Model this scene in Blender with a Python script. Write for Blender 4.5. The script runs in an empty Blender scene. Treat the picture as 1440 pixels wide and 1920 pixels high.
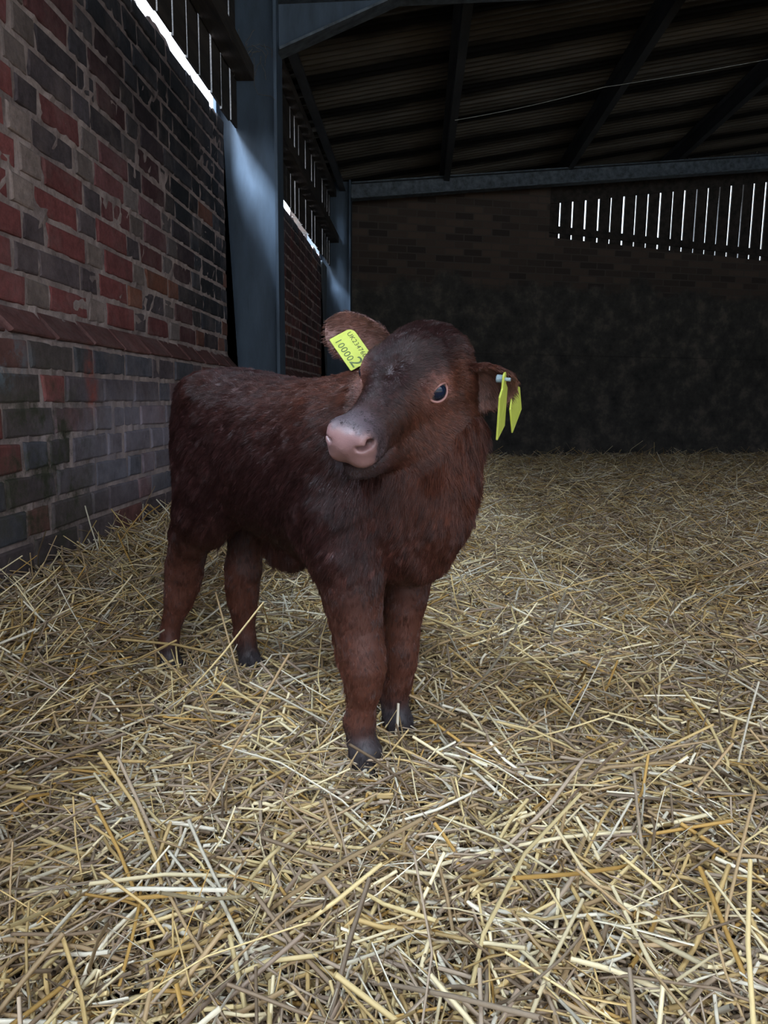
import bpy, bmesh, math, random
import numpy as np
from mathutils import Matrix, Vector

random.seed(11)
rng = np.random.default_rng(11)
scene = bpy.context.scene
COL = scene.collection

# ---------------------------------------------------------------- camera
CAM_H = 0.62
YAW, PITCH, ROLL = math.radians(2.66), math.radians(8.7), math.radians(0.5)
fwd = Vector((-math.sin(YAW) * math.cos(PITCH), math.cos(YAW) * math.cos(PITCH), -math.sin(PITCH)))
right = Vector((math.cos(YAW), math.sin(YAW), 0))
up = right.cross(fwd)
cr, sr = math.cos(ROLL), math.sin(ROLL)
right, up = cr * right + sr * up, -sr * right + cr * up
cam_data = bpy.data.cameras.new('camera')
cam = bpy.data.objects.new('camera', cam_data)
COL.objects.link(cam)
cam.matrix_world = Matrix(((right.x, up.x, -fwd.x, 0), (right.y, up.y, -fwd.y, 0), (right.z, up.z, -fwd.z, CAM_H), (0, 0, 0, 1)))
cam_data.sensor_fit = 'VERTICAL'
cam_data.sensor_height = 36.0
cam_data.sensor_width = 27.0
cam_data.lens = 36.0 * 1400.0 / 1920.0
cam_data.clip_start = 0.02
scene.camera = cam

# ---------------------------------------------------------------- light: an overcast sky, brighter towards the hidden sun
world = bpy.data.worlds.new('overcast_sky')
scene.world = world
world.use_nodes = True
wn = world.node_tree
_tc = wn.nodes.new('ShaderNodeTexCoord')
_sp = wn.nodes.new('ShaderNodeSeparateXYZ')
_rp = wn.nodes.new('ShaderNodeValToRGB')               # clouds overhead outshine the horizon and its trees
_rp.color_ramp.elements[0].position = 0.06
_rp.color_ramp.elements[0].color = (0.10, 0.12, 0.135, 1)
_rp.color_ramp.elements[1].position = 0.55
_rp.color_ramp.elements[1].color = (0.76, 0.87, 1.0, 1)
wn.links.new(_tc.outputs['Generated'], _sp.inputs[0])
wn.links.new(_sp.outputs[2], _rp.inputs[0])
_mr = wn.nodes.new('ShaderNodeMapRange')               # and the side the sun hides on is the brighter
for _i, _v in ((1, -1.0), (2, 1.0), (3, 1.55), (4, 0.55)): _mr.inputs[_i].default_value = _v
wn.links.new(_sp.outputs[0], _mr.inputs[0])
_mx = wn.nodes.new('ShaderNodeVectorMath'); _mx.operation = 'SCALE'
wn.links.new(_rp.outputs[0], _mx.inputs[0])
wn.links.new(_mr.outputs[0], _mx.inputs['Scale'])
wn.links.new(_mx.outputs[0], wn.nodes['Background'].inputs[0])
wn.nodes['Background'].inputs[1].default_value = 8.0

sun_data = bpy.data.lights.new('sun', 'SUN')
sun_data.energy = 60.0
sun_data.angle = math.radians(22)
sun_data.color = (0.62, 0.80, 1.0)
sun = bpy.data.objects.new('sun', sun_data)
COL.objects.link(sun)
sun_dir = Vector((0.42, 0.32, -0.85)).normalized()       # the way the light travels
sun.rotation_euler = sun_dir.to_track_quat('-Z', 'Y').to_euler()
sun.location = (-4, -2, 8)

MOUTH_Y = -1.70                                           # the barn is open at this end
portal_data = bpy.data.lights.new('barn_mouth', 'AREA')  # tells the renderer where the open end lets the sky in
portal_data.shape = 'RECTANGLE'
portal_data.size, portal_data.size_y = 9.4, 4.9
portal_data.cycles.is_portal = True
portal = bpy.data.objects.new('barn_mouth', portal_data)
COL.objects.link(portal)
portal.location = (3.45, MOUTH_Y, 2.05)
portal.rotation_euler = Vector((0, 1, 0)).to_track_quat('-Z', 'Z').to_euler()

vs = scene.view_settings
vs.view_transform = 'Standard'
vs.look = 'None'
vs.gamma = 1.0
vs.use_curve_mapping = False
vs.exposure = 0.0
scene.cycles.max_bounces = 6
scene.cycles.diffuse_bounces = 4
scene.cycles.glossy_bounces = 2
scene.cycles.transmission_bounces = 2
scene.cycles.use_denoising = True
scene.cycles.sample_clamp_indirect = 4.0


# ---------------------------------------------------------------- helpers
def mesh_np(name, verts, faces, mats=(), colors=None, mat_idx=None, smooth=False):
    """one mesh from numpy arrays; faces is (n, k) with a fixed k"""
    verts = np.asarray(verts, np.float32); faces = np.asarray(faces, np.int32)
    me = bpy.data.meshes.new(name)
    me.vertices.add(len(verts))
    me.vertices.foreach_set('co', verts.ravel())
    k = faces.shape[1]
    me.loops.add(faces.size)
    me.loops.foreach_set('vertex_index', faces.ravel())
    me.polygons.add(len(faces))
    me.polygons.foreach_set('loop_start', np.arange(0, faces.size, k, dtype=np.int32))
    me.polygons.foreach_set('loop_total', np.full(len(faces), k, np.int32))
    if mat_idx is not None:
        me.polygons.foreach_set('material_index', np.asarray(mat_idx, np.int32))
    me.polygons.foreach_set('use_smooth', np.full(len(faces), smooth, bool))
    for m in mats:
        me.materials.append(m)
    if colors is not None:
        a = me.color_attributes.new('Col', 'FLOAT_COLOR', 'POINT')
        c = np.ones((len(verts), 4), np.float32); c[:, :3] = colors
        a.data.foreach_set('color', c.ravel())
    me.update(calc_edges=True)
    me.validate()
    return me


def link(name, me, parent=None):
    o = bpy.data.objects.new(name, me)
    COL.objects.link(o)
    if parent is not None:
        o.parent = parent
        o.matrix_parent_inverse = parent.matrix_basis.inverted()
    return o


def tag(o, label=None, cat=None, group=None, kind=None):
    if label: o['label'] = label
    if cat: o['category'] = cat
    if group: o['group'] = group
    if kind: o['kind'] = kind
    return o


def empty(name, loc):
    o = bpy.data.objects.new(name, None)
    COL.objects.link(o)
    o.location = loc
    o.empty_display_size = 0.1
    return o


class MB:
    """collects boxes, bars and tubes into ONE mesh"""

    def __init__(self):
        self.bm = bmesh.new()

    def box(self, lo, hi, bevel=0.0):
        c = [(a + b) / 2 for a, b in zip(lo, hi)]; s = [b - a for a, b in zip(lo, hi)]
        r = bmesh.ops.create_cube(self.bm, size=1, matrix=Matrix.Translation(c) @ Matrix.Diagonal((*s, 1)))
        if bevel:
            es = {e for v in r['verts'] for e in v.link_edges}
            bmesh.ops.bevel(self.bm, geom=list(es), offset=bevel, segments=2, affect='EDGES', profile=.6)
        return self

    def prism(self, poly, depth_vec):
        """poly: 3D loop; extruded along depth_vec"""
        d = Vector(depth_vec)
        a = [self.bm.verts.new(Vector(p)) for p in poly]
        b = [self.bm.verts.new(Vector(p) + d) for p in poly]
        n = len(poly)
        self.bm.faces.new(a); self.bm.faces.new(b[::-1])
        for i in range(n):
            self.bm.faces.new((a[i], b[i], b[(i + 1) % n], a[(i + 1) % n]))
        return self

    def tube(self, pts, r, n=8):
        pts = [Vector(p) for p in pts]
        rings = []
        for i, p in enumerate(pts):
            t = (pts[min(i + 1, len(pts) - 1)] - pts[max(i - 1, 0)]).normalized()
            u = t.orthogonal().normalized() if i == 0 else (rings[-1][1] - t * rings[-1][1].dot(t)).normalized()
            w = t.cross(u)
            rr = r[i] if hasattr(r, '__len__') else r
            rings.append(([self.bm.verts.new(p + rr * (math.cos(k * 2 * math.pi / n) * u + math.sin(k * 2 * math.pi / n) * w)) for k in range(n)], u))
        for (a, _), (b, _) in zip(rings[:-1], rings[1:]):
            for k in range(n):
                self.bm.faces.new((a[k], a[(k + 1) % n], b[(k + 1) % n], b[k]))
        self.bm.faces.new(rings[0][0][::-1]); self.bm.faces.new(rings[-1][0])
        return self

    def build(self, name, mat, parent=None, smooth=False):
        bmesh.ops.recalc_face_normals(self.bm, faces=self.bm.faces)
        me = bpy.data.meshes.new(name)
        self.bm.to_mesh(me); self.bm.free()
        me.materials.append(mat)
        if smooth:
            for p in me.polygons: p.use_smooth = True
        return link(name, me, parent)


def srgb(r, g, b):
    f = lambda c: ((c / 255 + 0.055) / 1.055) ** 2.4 if c > 10.3 else c / 255 / 12.92
    return (f(r), f(g), f(b), 1.0)


class NT:
    """short-hand for building node materials"""

    def __init__(self, name):
        self.m = bpy.data.materials.new(name)
        self.m.use_nodes = True
        self.t = self.m.node_tree
        self.b = self.t.nodes['Principled BSDF']

    def n(self, typ, **kw):
        nd = self.t.nodes.new(typ)
        for k, v in kw.items():
            if k.startswith('i_'):
                nd.inputs[int(k[2:])].default_value = v
            else:
                setattr(nd, k, v)
        return nd

    def l(self, a, ao, b, bi):
        self.t.links.new(a.outputs[ao], b.inputs[bi])

    def noise(self, scale, detail=4, rough=.6, vec=None, stretch=None):
        nd = self.n('ShaderNodeTexNoise')
        nd.inputs['Scale'].default_value = scale
        nd.inputs['Detail'].default_value = detail
        nd.inputs['Roughness'].default_value = rough
        tc = self.n('ShaderNodeTexCoord')
        if stretch:
            mp = self.n('ShaderNodeMapping'); mp.inputs['Scale'].default_value = stretch
            self.l(tc, 'Object', mp, 0); self.l(mp, 0, nd, 'Vector')
        else:
            self.l(tc, 'Object', nd, 'Vector')
        return nd

    def ramp(self, src, so, stops):
        r = self.n('ShaderNodeValToRGB')
        e = r.color_ramp.elements
        while len(e) < len(stops): e.new(0.5)
        for el, (p, c) in zip(e, stops):
            el.position = p; el.color = c
        self.l(src, so, r, 0)
        return r

    def mix(self, mode, fac, a, b):
        m = self.n('ShaderNodeMix', data_type='RGBA', blend_type=mode)
        for s, v in ((0, fac), (6, a), (7, b)):
            if isinstance(v, tuple) and hasattr(v[0], 'outputs'):
                self.t.links.new(v[0].outputs[v[1]], m.inputs[s])
            else:
                m.inputs[s].default_value = v
        return m

    def bump(self, src, so, strength=.3, dist=.01):
        b = self.n('ShaderNodeBump')
        b.inputs['Strength'].default_value = strength
        b.inputs['Distance'].default_value = dist
        self.l(src, so, b, 'Height')
        self.l(b, 0, self.b, 'Normal')
        return b

    def done(self, rough=.8, spec=.3, metal=0.0):
        self.b.inputs['Roughness'].default_value = rough
        self.b.inputs['Specular IOR Level'].default_value = spec
        self.b.inputs['Metallic'].default_value = metal
        return self.m


def mottled(name, c1, c2, scale=8, rough=.8, spec=.3, metal=0.0, bump=.3, dist=.004, stretch=None, lo=.35, hi=.65):
    k = NT(name)
    nz = k.noise(scale, 6, .65, stretch=stretch)
    r = k.ramp(nz, 0, [(lo, c1), (hi, c2)])
    k.l(r, 0, k.b, 'Base Color')
    n2 = k.noise(scale * 6, 4, .7, stretch=stretch)
    k.bump(n2, 0, bump, dist)
    return k.done(rough, spec, metal)


def vcol(name, rough=.7, spec=.3, noise=0.0, scale=60, bump=.0, dist=.002):
    k = NT(name)
    a = k.n('ShaderNodeAttribute', attribute_name='Col')
    if noise:
        nz = k.noise(scale, 5, .7)
        r = k.ramp(nz, 0, [(.25, (1 - noise,) * 3 + (1,)), (.75, (1 + noise,) * 3 + (1,))])
        m = k.mix('MULTIPLY', 1.0, (a, 'Color'), (r, 0))
        k.l(m, 2, k.b, 'Base Color')
        if bump: k.bump(nz, 0, bump, dist)
    else:
        k.l(a, 'Color', k.b, 'Base Color')
    return k.done(rough, spec)


def blotch(k, colour, centre, radius, tint, amount, scale=7, lo=.42, hi=.62, mode='MIX'):
    """a stain with its own ragged shape on the brickwork: an ellipse broken up by noise; colour is (node, socket)"""
    tc = k.n('ShaderNodeTexCoord')
    mp = k.n('ShaderNodeMapping')
    mp.inputs['Scale'].default_value = tuple(1 / r for r in radius)
    mp.inputs['Location'].default_value = tuple(-c / r for c, r in zip(centre, radius))
    k.l(tc, 'Object', mp, 0)
    ln = k.n('ShaderNodeVectorMath', operation='LENGTH'); k.l(mp, 0, ln, 0)
    mr = k.n('ShaderNodeMapRange', interpolation_type='SMOOTHSTEP'); k.l(ln, 'Value', mr, 0)
    for i, v in ((1, 1.0), (2, .35), (3, 0.0), (4, amount)): mr.inputs[i].default_value = v
    nz = k.noise(scale, 8, .72)
    rp = k.ramp(nz, 0, [(lo, (0, 0, 0, 1)), (hi, (1, 1, 1, 1))])
    m = k.n('ShaderNodeMath', operation='MULTIPLY'); k.l(mr, 0, m, 0); k.l(rp, 0, m, 1)
    return (k.mix(mode, (m, 0), colour, tint), 2)


def stained(k, colour):
    colour = blotch(k, colour, (-1, 2.55, .47), (9, .85, .24), srgb(140, 134, 146), .62, 6, .35, .65)      # salts
    colour = blotch(k, colour, (-1, 1.95, .42), (9, .40, .36), srgb(50, 54, 36), .85, 11, .46, .60)         # moss and damp
    colour = blotch(k, colour, (-1, 1.75, .70), (9, .22, .10), srgb(108, 120, 128), .6, 13, .48, .58)
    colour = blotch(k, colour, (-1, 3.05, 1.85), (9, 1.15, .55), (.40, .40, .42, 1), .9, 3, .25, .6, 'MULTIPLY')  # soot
    colour = blotch(k, colour, (-1, 2.25, .66), (9, .06, .14), srgb(150, 74, 62), .7, 18, .40, .6)          # a splash of red marker
    return colour


def wobble(x, y, z, f=1.0, s=0.0):
    """smooth pseudo noise in -1..1 from sines"""
    return (np.sin(1.7 * f * x + 2.3 * f * y + 1.1 * f * z + s) + np.sin(-2.1 * f * x + 1.3 * f * y + 2.7 * f * z + 1.9 * s + 1)
            + np.sin(2.9 * f * x - 1.9 * f * y + .7 * f * z + 2.7 * s + 2) + np.sin(.6 * f * x + 3.1 * f * y - 2.2 * f * z + .7 * s + 4)) / 4


def floor_h(x, y):
    x = np.asarray(x, float); y = np.asarray(y, float)
    bank = 0.135 * np.clip((-x - 0.48) / 0.52, 0, 1) ** 1.4 * np.clip(1.2 - 0.0 * y, 0, 1)
    back = -0.05 * np.clip((y - 2.5) / 5.0, 0, 1) - 0.07 * np.clip((y - 5) / 4.0, 0, 1)
    calm = 1.0
    for hx, hy in ((-.086, 1.163), (-.032, 1.295), (-.56, 1.60), (-.365, 1.575)):      # trodden flat round the feet
        n_ = ((x - hx) ** 2 + (y - hy) ** 2) / .0121
        bank = bank * (1 - .6 * np.exp(-n_)) - .006 * np.exp(-n_)
        calm = calm * (1 - np.exp(-n_ / 2))
    n = 0.016 * wobble(x, y, 0 * x, 2.6, 0.3) + 0.010 * wobble(x, y, 0 * x, 6.0, 1.3)
    return bank + back + n * calm


# ================================================================ the barn
WALL_X = -1.05            # face of the brick wall on the left
EAVE = lambda x: 3.02 + 0.155 * (x + 0.80)     # underside of the roof sheets
BACK_A = math.radians(15.0)                    # the gable and the frames run a little askew
BACK_O = np.array([-1.2, 8.95])
BACK_D = np.array([math.cos(BACK_A), math.sin(BACK_A)])
BACK_N = np.array([math.sin(BACK_A), -math.cos(BACK_A)])     # towards the camera


def back_pt(t, z, off=0.0):
    p = BACK_O + BACK_D * t + BACK_N * off
    return (p[0], p[1], z)


# ---- floor under the straw
gx = np.linspace(-1.5, 8.2, 195); gy = np.linspace(-5.0, 12.5, 350)
GX, GY = np.meshgrid(gx, gy, indexing='ij')
GZ = floor_h(GX, GY) - 0.012
vv = np.stack([GX, GY, GZ], -1).reshape(-1, 3)
ii = np.arange(len(gx) * len(gy)).reshape(len(gx), len(gy))
ff = np.stack([ii[:-1, :-1], ii[1:, :-1], ii[1:, 1:], ii[:-1, 1:]], -1).reshape(-1, 4)
M_floor = mottled('trodden_chaff', srgb(70, 54, 38), srgb(128, 104, 74), scale=26, rough=.95, spec=.1, bump=.8, dist=.02)
tag(link('floor', mesh_np('floor', vv, ff, [M_floor], smooth=True)), kind='structure')

# ---- brick wall on the left, every brick shaped, in one mesh with its mortar
kq = NT('old_brick')
aq = kq.n('ShaderNodeAttribute', attribute_name='Col')
q1 = kq.noise(42, 6, .75); q2 = kq.noise(8, 6, .7); q3 = kq.noise(5.5, 8, .72)
r1_ = kq.ramp(q1, 0, [(.25, (.62, .62, .62, 1)), (.75, (1.3, 1.3, 1.3, 1))])
r2_ = kq.ramp(q2, 0, [(.3, (.66, .64, .64, 1)), (.7, (1.22, 1.2, 1.2, 1))])
m1_ = kq.mix('MULTIPLY', 1.0, (aq, 'Color'), (r1_, 0)); m2_ = kq.mix('MULTIPLY', 1.0, (m1_, 2), (r2_, 0))
r3_ = kq.ramp(q3, 0, [(.48, (0, 0, 0, 1)), (.85, (.6, .6, .6, 1))])
m3_ = kq.mix('MIX', (r3_, 0), (m2_, 2), srgb(128, 112, 108))        # old mortar smeared over the faces
sc_ = stained(kq, (m3_, 2)); kq.l(sc_[0], 2, kq.b, 'Base Color'); kq.bump(q1, 0, .8, .006)
M_brick = kq.done(.88, .2)
km = NT('lime_mortar')
nm1 = km.noise(9, 6, .7)
rm1 = km.ramp(nm1, 0, [(.3, srgb(104, 90, 88)), (.7, srgb(176, 156, 150))])
sc_ = stained(km, (rm1, 0)); km.l(sc_[0], 2, km.b, 'Base Color')
km.bump(km.noise(55, 5, .75), 0, .9, .006)
M_mortar = km.done(.95, .1)
COURSE = 0.0856
LEDGE_Z = 0.62 + 0.218 * 1.05
TOP_Z = LEDGE_Z + 14 * COURSE


def brick_colour(y, z, head, r):
    """red, buff and blue-black bricks with the soot on top and the salts and moss low down"""
    red = np.array(srgb(128, 74, 72)[:3]); red2 = np.array(srgb(112, 76, 72)[:3]); buff = np.array(srgb(132, 116, 110)[:3])
    blue = np.array(srgb(66, 66, 72)[:3]); soot = np.array(srgb(44, 44, 48)[:3]); plum = np.array(srgb(92, 80, 82)[:3])
    orange = np.array(srgb(120, 76, 60)[:3])
    u = r.random()
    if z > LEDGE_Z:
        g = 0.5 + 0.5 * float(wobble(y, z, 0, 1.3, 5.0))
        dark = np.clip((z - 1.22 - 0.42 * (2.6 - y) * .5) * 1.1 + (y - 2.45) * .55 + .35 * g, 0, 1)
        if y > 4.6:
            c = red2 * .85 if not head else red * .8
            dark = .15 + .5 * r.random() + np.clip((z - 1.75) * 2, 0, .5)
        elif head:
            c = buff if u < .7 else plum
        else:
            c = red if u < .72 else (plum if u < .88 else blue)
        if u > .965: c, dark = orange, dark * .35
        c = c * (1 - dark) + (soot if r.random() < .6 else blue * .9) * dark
    else:
        if u < .58: c = plum * .95
        elif u < .74: c = blue * 1.3
        elif u < .96: c = red2 * .9
        else: c = red
        salts = max(0.0, 1 - ((y - 2.75) / .75) ** 2) * max(0.0, 1 - ((z - .50) / .26) ** 2) * (.6 + .4 * float(wobble(y, z, 0, 9, 2)))
        c = c * (1 - .7 * salts) + np.array(srgb(132, 126, 138)[:3]) * .7 * salts
        moss = max(0.0, 1 - ((y - 2.0) / .45) ** 2) * (.5 + .5 * float(wobble(y, z, 0, 14, 7)))
        c = c * (1 - .5 * moss) + np.array(srgb(62, 62, 44)[:3]) * .5 * moss
    return np.clip(c * (0.82 + 0.36 * r.random()), 0.003, 1)


BR = random.Random(5)
bv, bf, bc, bmi = [], [], [], []


def add_brick(y0, y1, z0, z1, xf, col, jit=.0055, depth=.03, top_in=0.0):
    """front face towards +x, rounded arris; top_in leans the top back (splayed plinth course)"""
    base = len(bv)
    j = lambda: BR.uniform(-jit, jit)
    tilt = BR.uniform(-.004, .004)
    b = .007
    corners = [(y0 + j(), z0 + j() * .5), (y1 + j(), z0 + j() * .5), (y1 + j(), z1 + j() * .5), (y0 + j(), z1 + j() * .5)]
    cy, cz = (y0 + y1) / 2, (z0 + z1) / 2
    off = BR.uniform(-.003, .003)
    for inset, dx in ((0, -depth), (0, -.007), (b * .35, -.002), (b, 0.0)):
        for k, (yy, zz) in enumerate(corners):
            sy = 1 if yy < cy else -1; sz = 1 if zz < cz else -1
            lean = -top_in if k >= 2 else 0.0
            if dx == -depth: lean = -top_in
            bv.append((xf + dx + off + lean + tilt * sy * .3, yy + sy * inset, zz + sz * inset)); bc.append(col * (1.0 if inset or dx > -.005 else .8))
    for r_ in range(3):
        for k in range(4):
            a = base + r_ * 4
            bf.append((a + k, a + (k + 1) % 4, a + 4 + (k + 1) % 4, a + 4 + k)); bmi.append(0)
    bf.append((base + 12, base + 13, base + 14, base + 15)); bmi.append(0)


SEGS = [(MOUTH_Y, 4.12), (4.42, 8.02)]
for (ya, yb) in SEGS:
    for ci in range(-10, 14):
        z0 = LEDGE_Z + ci * COURSE + .0068; z1 = z0 + COURSE - .0136
        if z1 < -.1: continue
        low = ci < 0
        if ci == -1:                     # the splayed course on top of the plinth
            y = ya + BR.uniform(-.1, 0)
            while y < yb:
                L = .23
                add_brick(max(y, ya), min(y + L, yb), z0, z1, WALL_X + .055, np.array(srgb(112, 76, 72)[:3]) * BR.uniform(.7, 1.05) * (1 if y < 3 else .8), top_in=.055)
                y += L + .010
            continue
        xf = WALL_X + (.055 if low else 0.0)
        y = ya - (.18 if ci % 2 else 0.0)
        head = bool(ci % 2)
        while y < yb - .03:
            L = .117 if head else .240
            if low and BR.random() < .3: L = .117 if not head else .240
            e = min(y + L, yb)
            if e - max(y, ya) > .03:
                if ci == 13 and BR.random() < .35 and ya < 1: z1b = z1 - BR.uniform(.0, .02)
                else: z1b = z1
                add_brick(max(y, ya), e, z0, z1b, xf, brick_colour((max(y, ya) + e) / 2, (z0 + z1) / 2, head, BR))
            y += L + .0135
            head = not head
    # mortar bed: a lumpy sheet just behind the brick faces, and the ragged cap of mortar on top
    ny = int((yb - ya) / .03) + 1
    prof = [(WALL_X + .050, -.15), (WALL_X + .050, .2), (WALL_X + .050, .5), (WALL_X + .050, LEDGE_Z - COURSE)]
    prof += [(WALL_X + .046, LEDGE_Z - COURSE + .006), (WALL_X + .014, LEDGE_Z - COURSE * .5), (WALL_X - .006, LEDGE_Z - .004)]
    prof += [(WALL_X - .0045, LEDGE_Z + (TOP_Z - LEDGE_Z) * q) for q in np.linspace(.04, .97, 36)]
    prof += [(WALL_X - .008, TOP_Z - .015), (WALL_X - .05, TOP_Z + .002), (WALL_X - .23, TOP_Z - .02), (WALL_X - .24, -.15)]
    base = len(bv); npf = len(prof)
    for iy in range(ny):
        yy = ya + (yb - ya) * iy / (ny - 1)
        for k, (xx, zz) in enumerate(prof):
            lump = .0035 * BR.uniform(-1, 1) if 1 < k < npf - 4 else 0
            zt = 0.0
            if k in (npf - 3, npf - 4): zt = .016 * float(wobble(yy, 0, 0, 9, 3)) + .014 * BR.uniform(-1, 1) + (.028 if 3.02 < yy < 3.26 or 6.2 < yy < 6.4 or yy > 7.5 else 0)
            bv.append((xx + lump, yy, zz + zt)); bc.append(np.array([.2, .2, .2]))
    for iy in range(ny - 1):
        for k in range(npf - 1):
            a = base + iy * npf + k
            bf.append((a, a + 1, a + npf + 1, a + npf)); bmi.append(1)
    for iy in (0, ny - 1):               # end caps
        a = base + iy * npf
        for k in range(npf // 2 - 1):
            bf.append((a + k, a + k + 1, a + npf - 2 - k, a + npf - 1 - k)); bmi.append(1)
me = mesh_np('wall_left', np.array(bv), np.array(bf), [M_brick, M_mortar], np.array(bc), bmi)
tag(link('wall_left', me), kind='structure')

# dark recess behind the near column and the smooth rendered pier where the wall ends
M_render = mottled('cement_render', srgb(62, 66, 70), srgb(92, 94, 96), scale=5, rough=.9, bump=.4, stretch=(1, 1, .3))
MB().box((WALL_X - .20, 4.10, -.1), (WALL_X - .085, 4.44, TOP_Z + .004)).build('trim_1', M_render)['kind'] = 'structure'
pier = MB().box((WALL_X - .22, 8.035, -.2), (WALL_X + .012, 8.42, TOP_Z - .02), .01).build('cement_pier', M_render)
tag(pier, 'smooth grey cement pier ending the brick wall beside the far steel column', 'pier')

MB().box((WALL_X - .20, 8.40, -.1), (WALL_X - .07, 9.0, 2.97)).build('corner_light_block', M_render)['kind'] = 'structure'  # added behind the far column to block stray light at the corner

# ---- gable wall at the back: soot-dark brick above, rendered and dirty below
k = NT('sooty_gable')
tc = k.n('ShaderNodeTexCoord')
sep = k.n('ShaderNodeSeparateXYZ'); k.l(tc, 'UV', sep, 0)
bk = k.n('ShaderNodeTexBrick'); k.l(tc, 'UV', bk, 'Vector')
bk.inputs['Color1'].default_value = srgb(82, 68, 60); bk.inputs['Color2'].default_value = srgb(50, 44, 42); bk.inputs['Mortar'].default_value = srgb(74, 66, 60)
bk.inputs['Scale'].default_value = 1.0; bk.inputs['Brick Width'].default_value = .235; bk.inputs['Row Height'].default_value = .083
bk.inputs['Mortar Size'].default_value = .008; bk.inputs['Bias'].default_value = -.1
nz = k.noise(1.3, 6, .65)
nz2 = k.noise(5.0, 6, .7)
ren = k.ramp(nz2, 0, [(.30, srgb(44, 42, 41)), (.52, srgb(66, 62, 58)), (.72, srgb(98, 88, 80))])
# render below 1.95 m with a ragged edge
ad = k.n('ShaderNodeMath', operation='MULTIPLY_ADD'); k.l(nz, 0, ad, 0); ad.inputs[1].default_value = .9; k.l(sep, 1, ad, 2)
edge = k.ramp(ad, 0, [(.0, (0, 0, 0, 1)), (1.0, (1, 1, 1, 1))])
mr = k.n('ShaderNodeMapRange'); k.l(ad, 0, mr, 0)
mr.inputs[1].default_value = 2.42; mr.inputs[2].default_value = 2.54
mx = k.mix('MIX', (mr, 0), (ren, 0), (bk, 'Color'))
k.t.links.new(mx.outputs[2], k.b.inputs['Base Color'])
bmx = k.n('ShaderNodeMath', operation='MULTIPLY'); k.l(bk, 'Fac', bmx, 0); k.l(mr, 0, bmx, 1)
inv = k.n('ShaderNodeMath', operation='SUBTRACT'); k.l(nz2, 0, inv, 0); k.l(bmx, 0, inv, 1)
k.bump(inv, 0, .8, .012)
M_gable = k.done(.92, .15)

# outline in (along, height): brick up to the roof at the left, lower under the slatted panel
SLAT_T0 = 2.86                     # where the slats begin along the gable
SLAT_Z = lambda t: 2.597 - 0.046 * (t - SLAT_T0)
roof_z = lambda t: EAVE(BACK_O[0] + BACK_D[0] * t)
gv, gf, guv = [], [], []
ts = [-.3, .6, 1.5, 2.4, SLAT_T0, SLAT_T0 + .001, 4.5, 6, 7.5, 9.6]
for t in ts:
    top = roof_z(t) - .01 if t <= SLAT_T0 else SLAT_Z(t)
    for z, off in ((-.3, 0), (1.16, 0), (1.18, -.02), (top, -.02), (top, -.24), (-.3, -.24)):
        gv.append(back_pt(t, z, off)); guv.append((t, z))
for i in range(len(ts) - 1):
    for q in range(5):
        a = i * 6 + q
        gf.append((a, a + 6, a + 7, a + 1))
me = mesh_np('wall_back', np.array(gv), np.array(gf), [M_gable])
uvl = me.uv_layers.new(name='UVMap')
for lp in me.loops: uvl.data[lp.index].uv = guv[lp.vertex_index]
tag(link('wall_back', me), kind='structure')

# right-hand wall, out of the picture, closing the barn
MB().box((8.0, MOUTH_Y, -.3), (8.2, 12.2, 4.9)).build('wall_right', M_render)['kind'] = 'structure'

# ---- corrugated roof sheets
k = NT('corrugated_cement_sheet')
nz = k.noise(1.6, 6, .65, stretch=(.5, 1.6, 1))
wv = k.n('ShaderNodeTexWave', wave_type='BANDS', bands_direction='Y', wave_profile='SIN')
tcw = k.n('ShaderNodeTexCoord'); k.l(tcw, 'Object', wv, 'Vector')
wv.inputs['Scale'].default_value = .46; wv.inputs['Distortion'].default_value = 1.6; wv.inputs['Detail'].default_value = 4; wv.inputs['Detail Scale'].default_value = 2.2
dirt = k.ramp(wv, 0, [(.12, srgb(22, 21, 20)), (.34, srgb(70, 66, 61)), (1.0, srgb(92, 87, 81))])
tone = k.ramp(nz, 0, [(.3, (.35, .34, .33, 1)), (.7, (1.0, .97, .94, 1))])
mx = k.mix('MULTIPLY', 1.0, (dirt, 0), (tone, 0))
k.t.links.new(mx.outputs[2], k.b.inputs['Base Color'])
k.bump(nz, 0, .2, .01)
M_sheet = k.done(.9, .15)
xs = np.linspace(-1.16, 8.1, 42); ys = np.arange(MOUTH_Y, 12.6, .0142)
RX, RY = np.meshgrid(xs, ys, indexing='ij')
lap = .010 * ((RY / 1.016) % 1.0)
RZ = EAVE(RX) + .022 * np.sin(RY * 2 * math.pi / .0853) + .02 + lap
n0 = len(xs) * len(ys)
rv = np.concatenate([np.stack([RX, RY, RZ], -1).reshape(-1, 3), np.stack([RX, RY, RZ + .012], -1).reshape(-1, 3)])
ii = np.arange(n0).reshape(len(xs), len(ys))
f1 = np.stack([ii[:-1, :-1], ii[:-1, 1:], ii[1:, 1:], ii[1:, :-1]], -1).reshape(-1, 4)
cx_, cy_ = RX.ravel()[f1].mean(1), RY.ravel()[f1].mean(1)
f1 = f1[cy_ < BACK_O[1] + .30 + math.tan(BACK_A) * (cx_ - BACK_O[0])]        # the sheets end just past the gable
rf = np.concatenate([f1, f1[:, ::-1] + n0])
tag(link('ceiling', mesh_np('ceiling', rv, rf, [M_sheet], smooth=True)), kind='structure')

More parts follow.
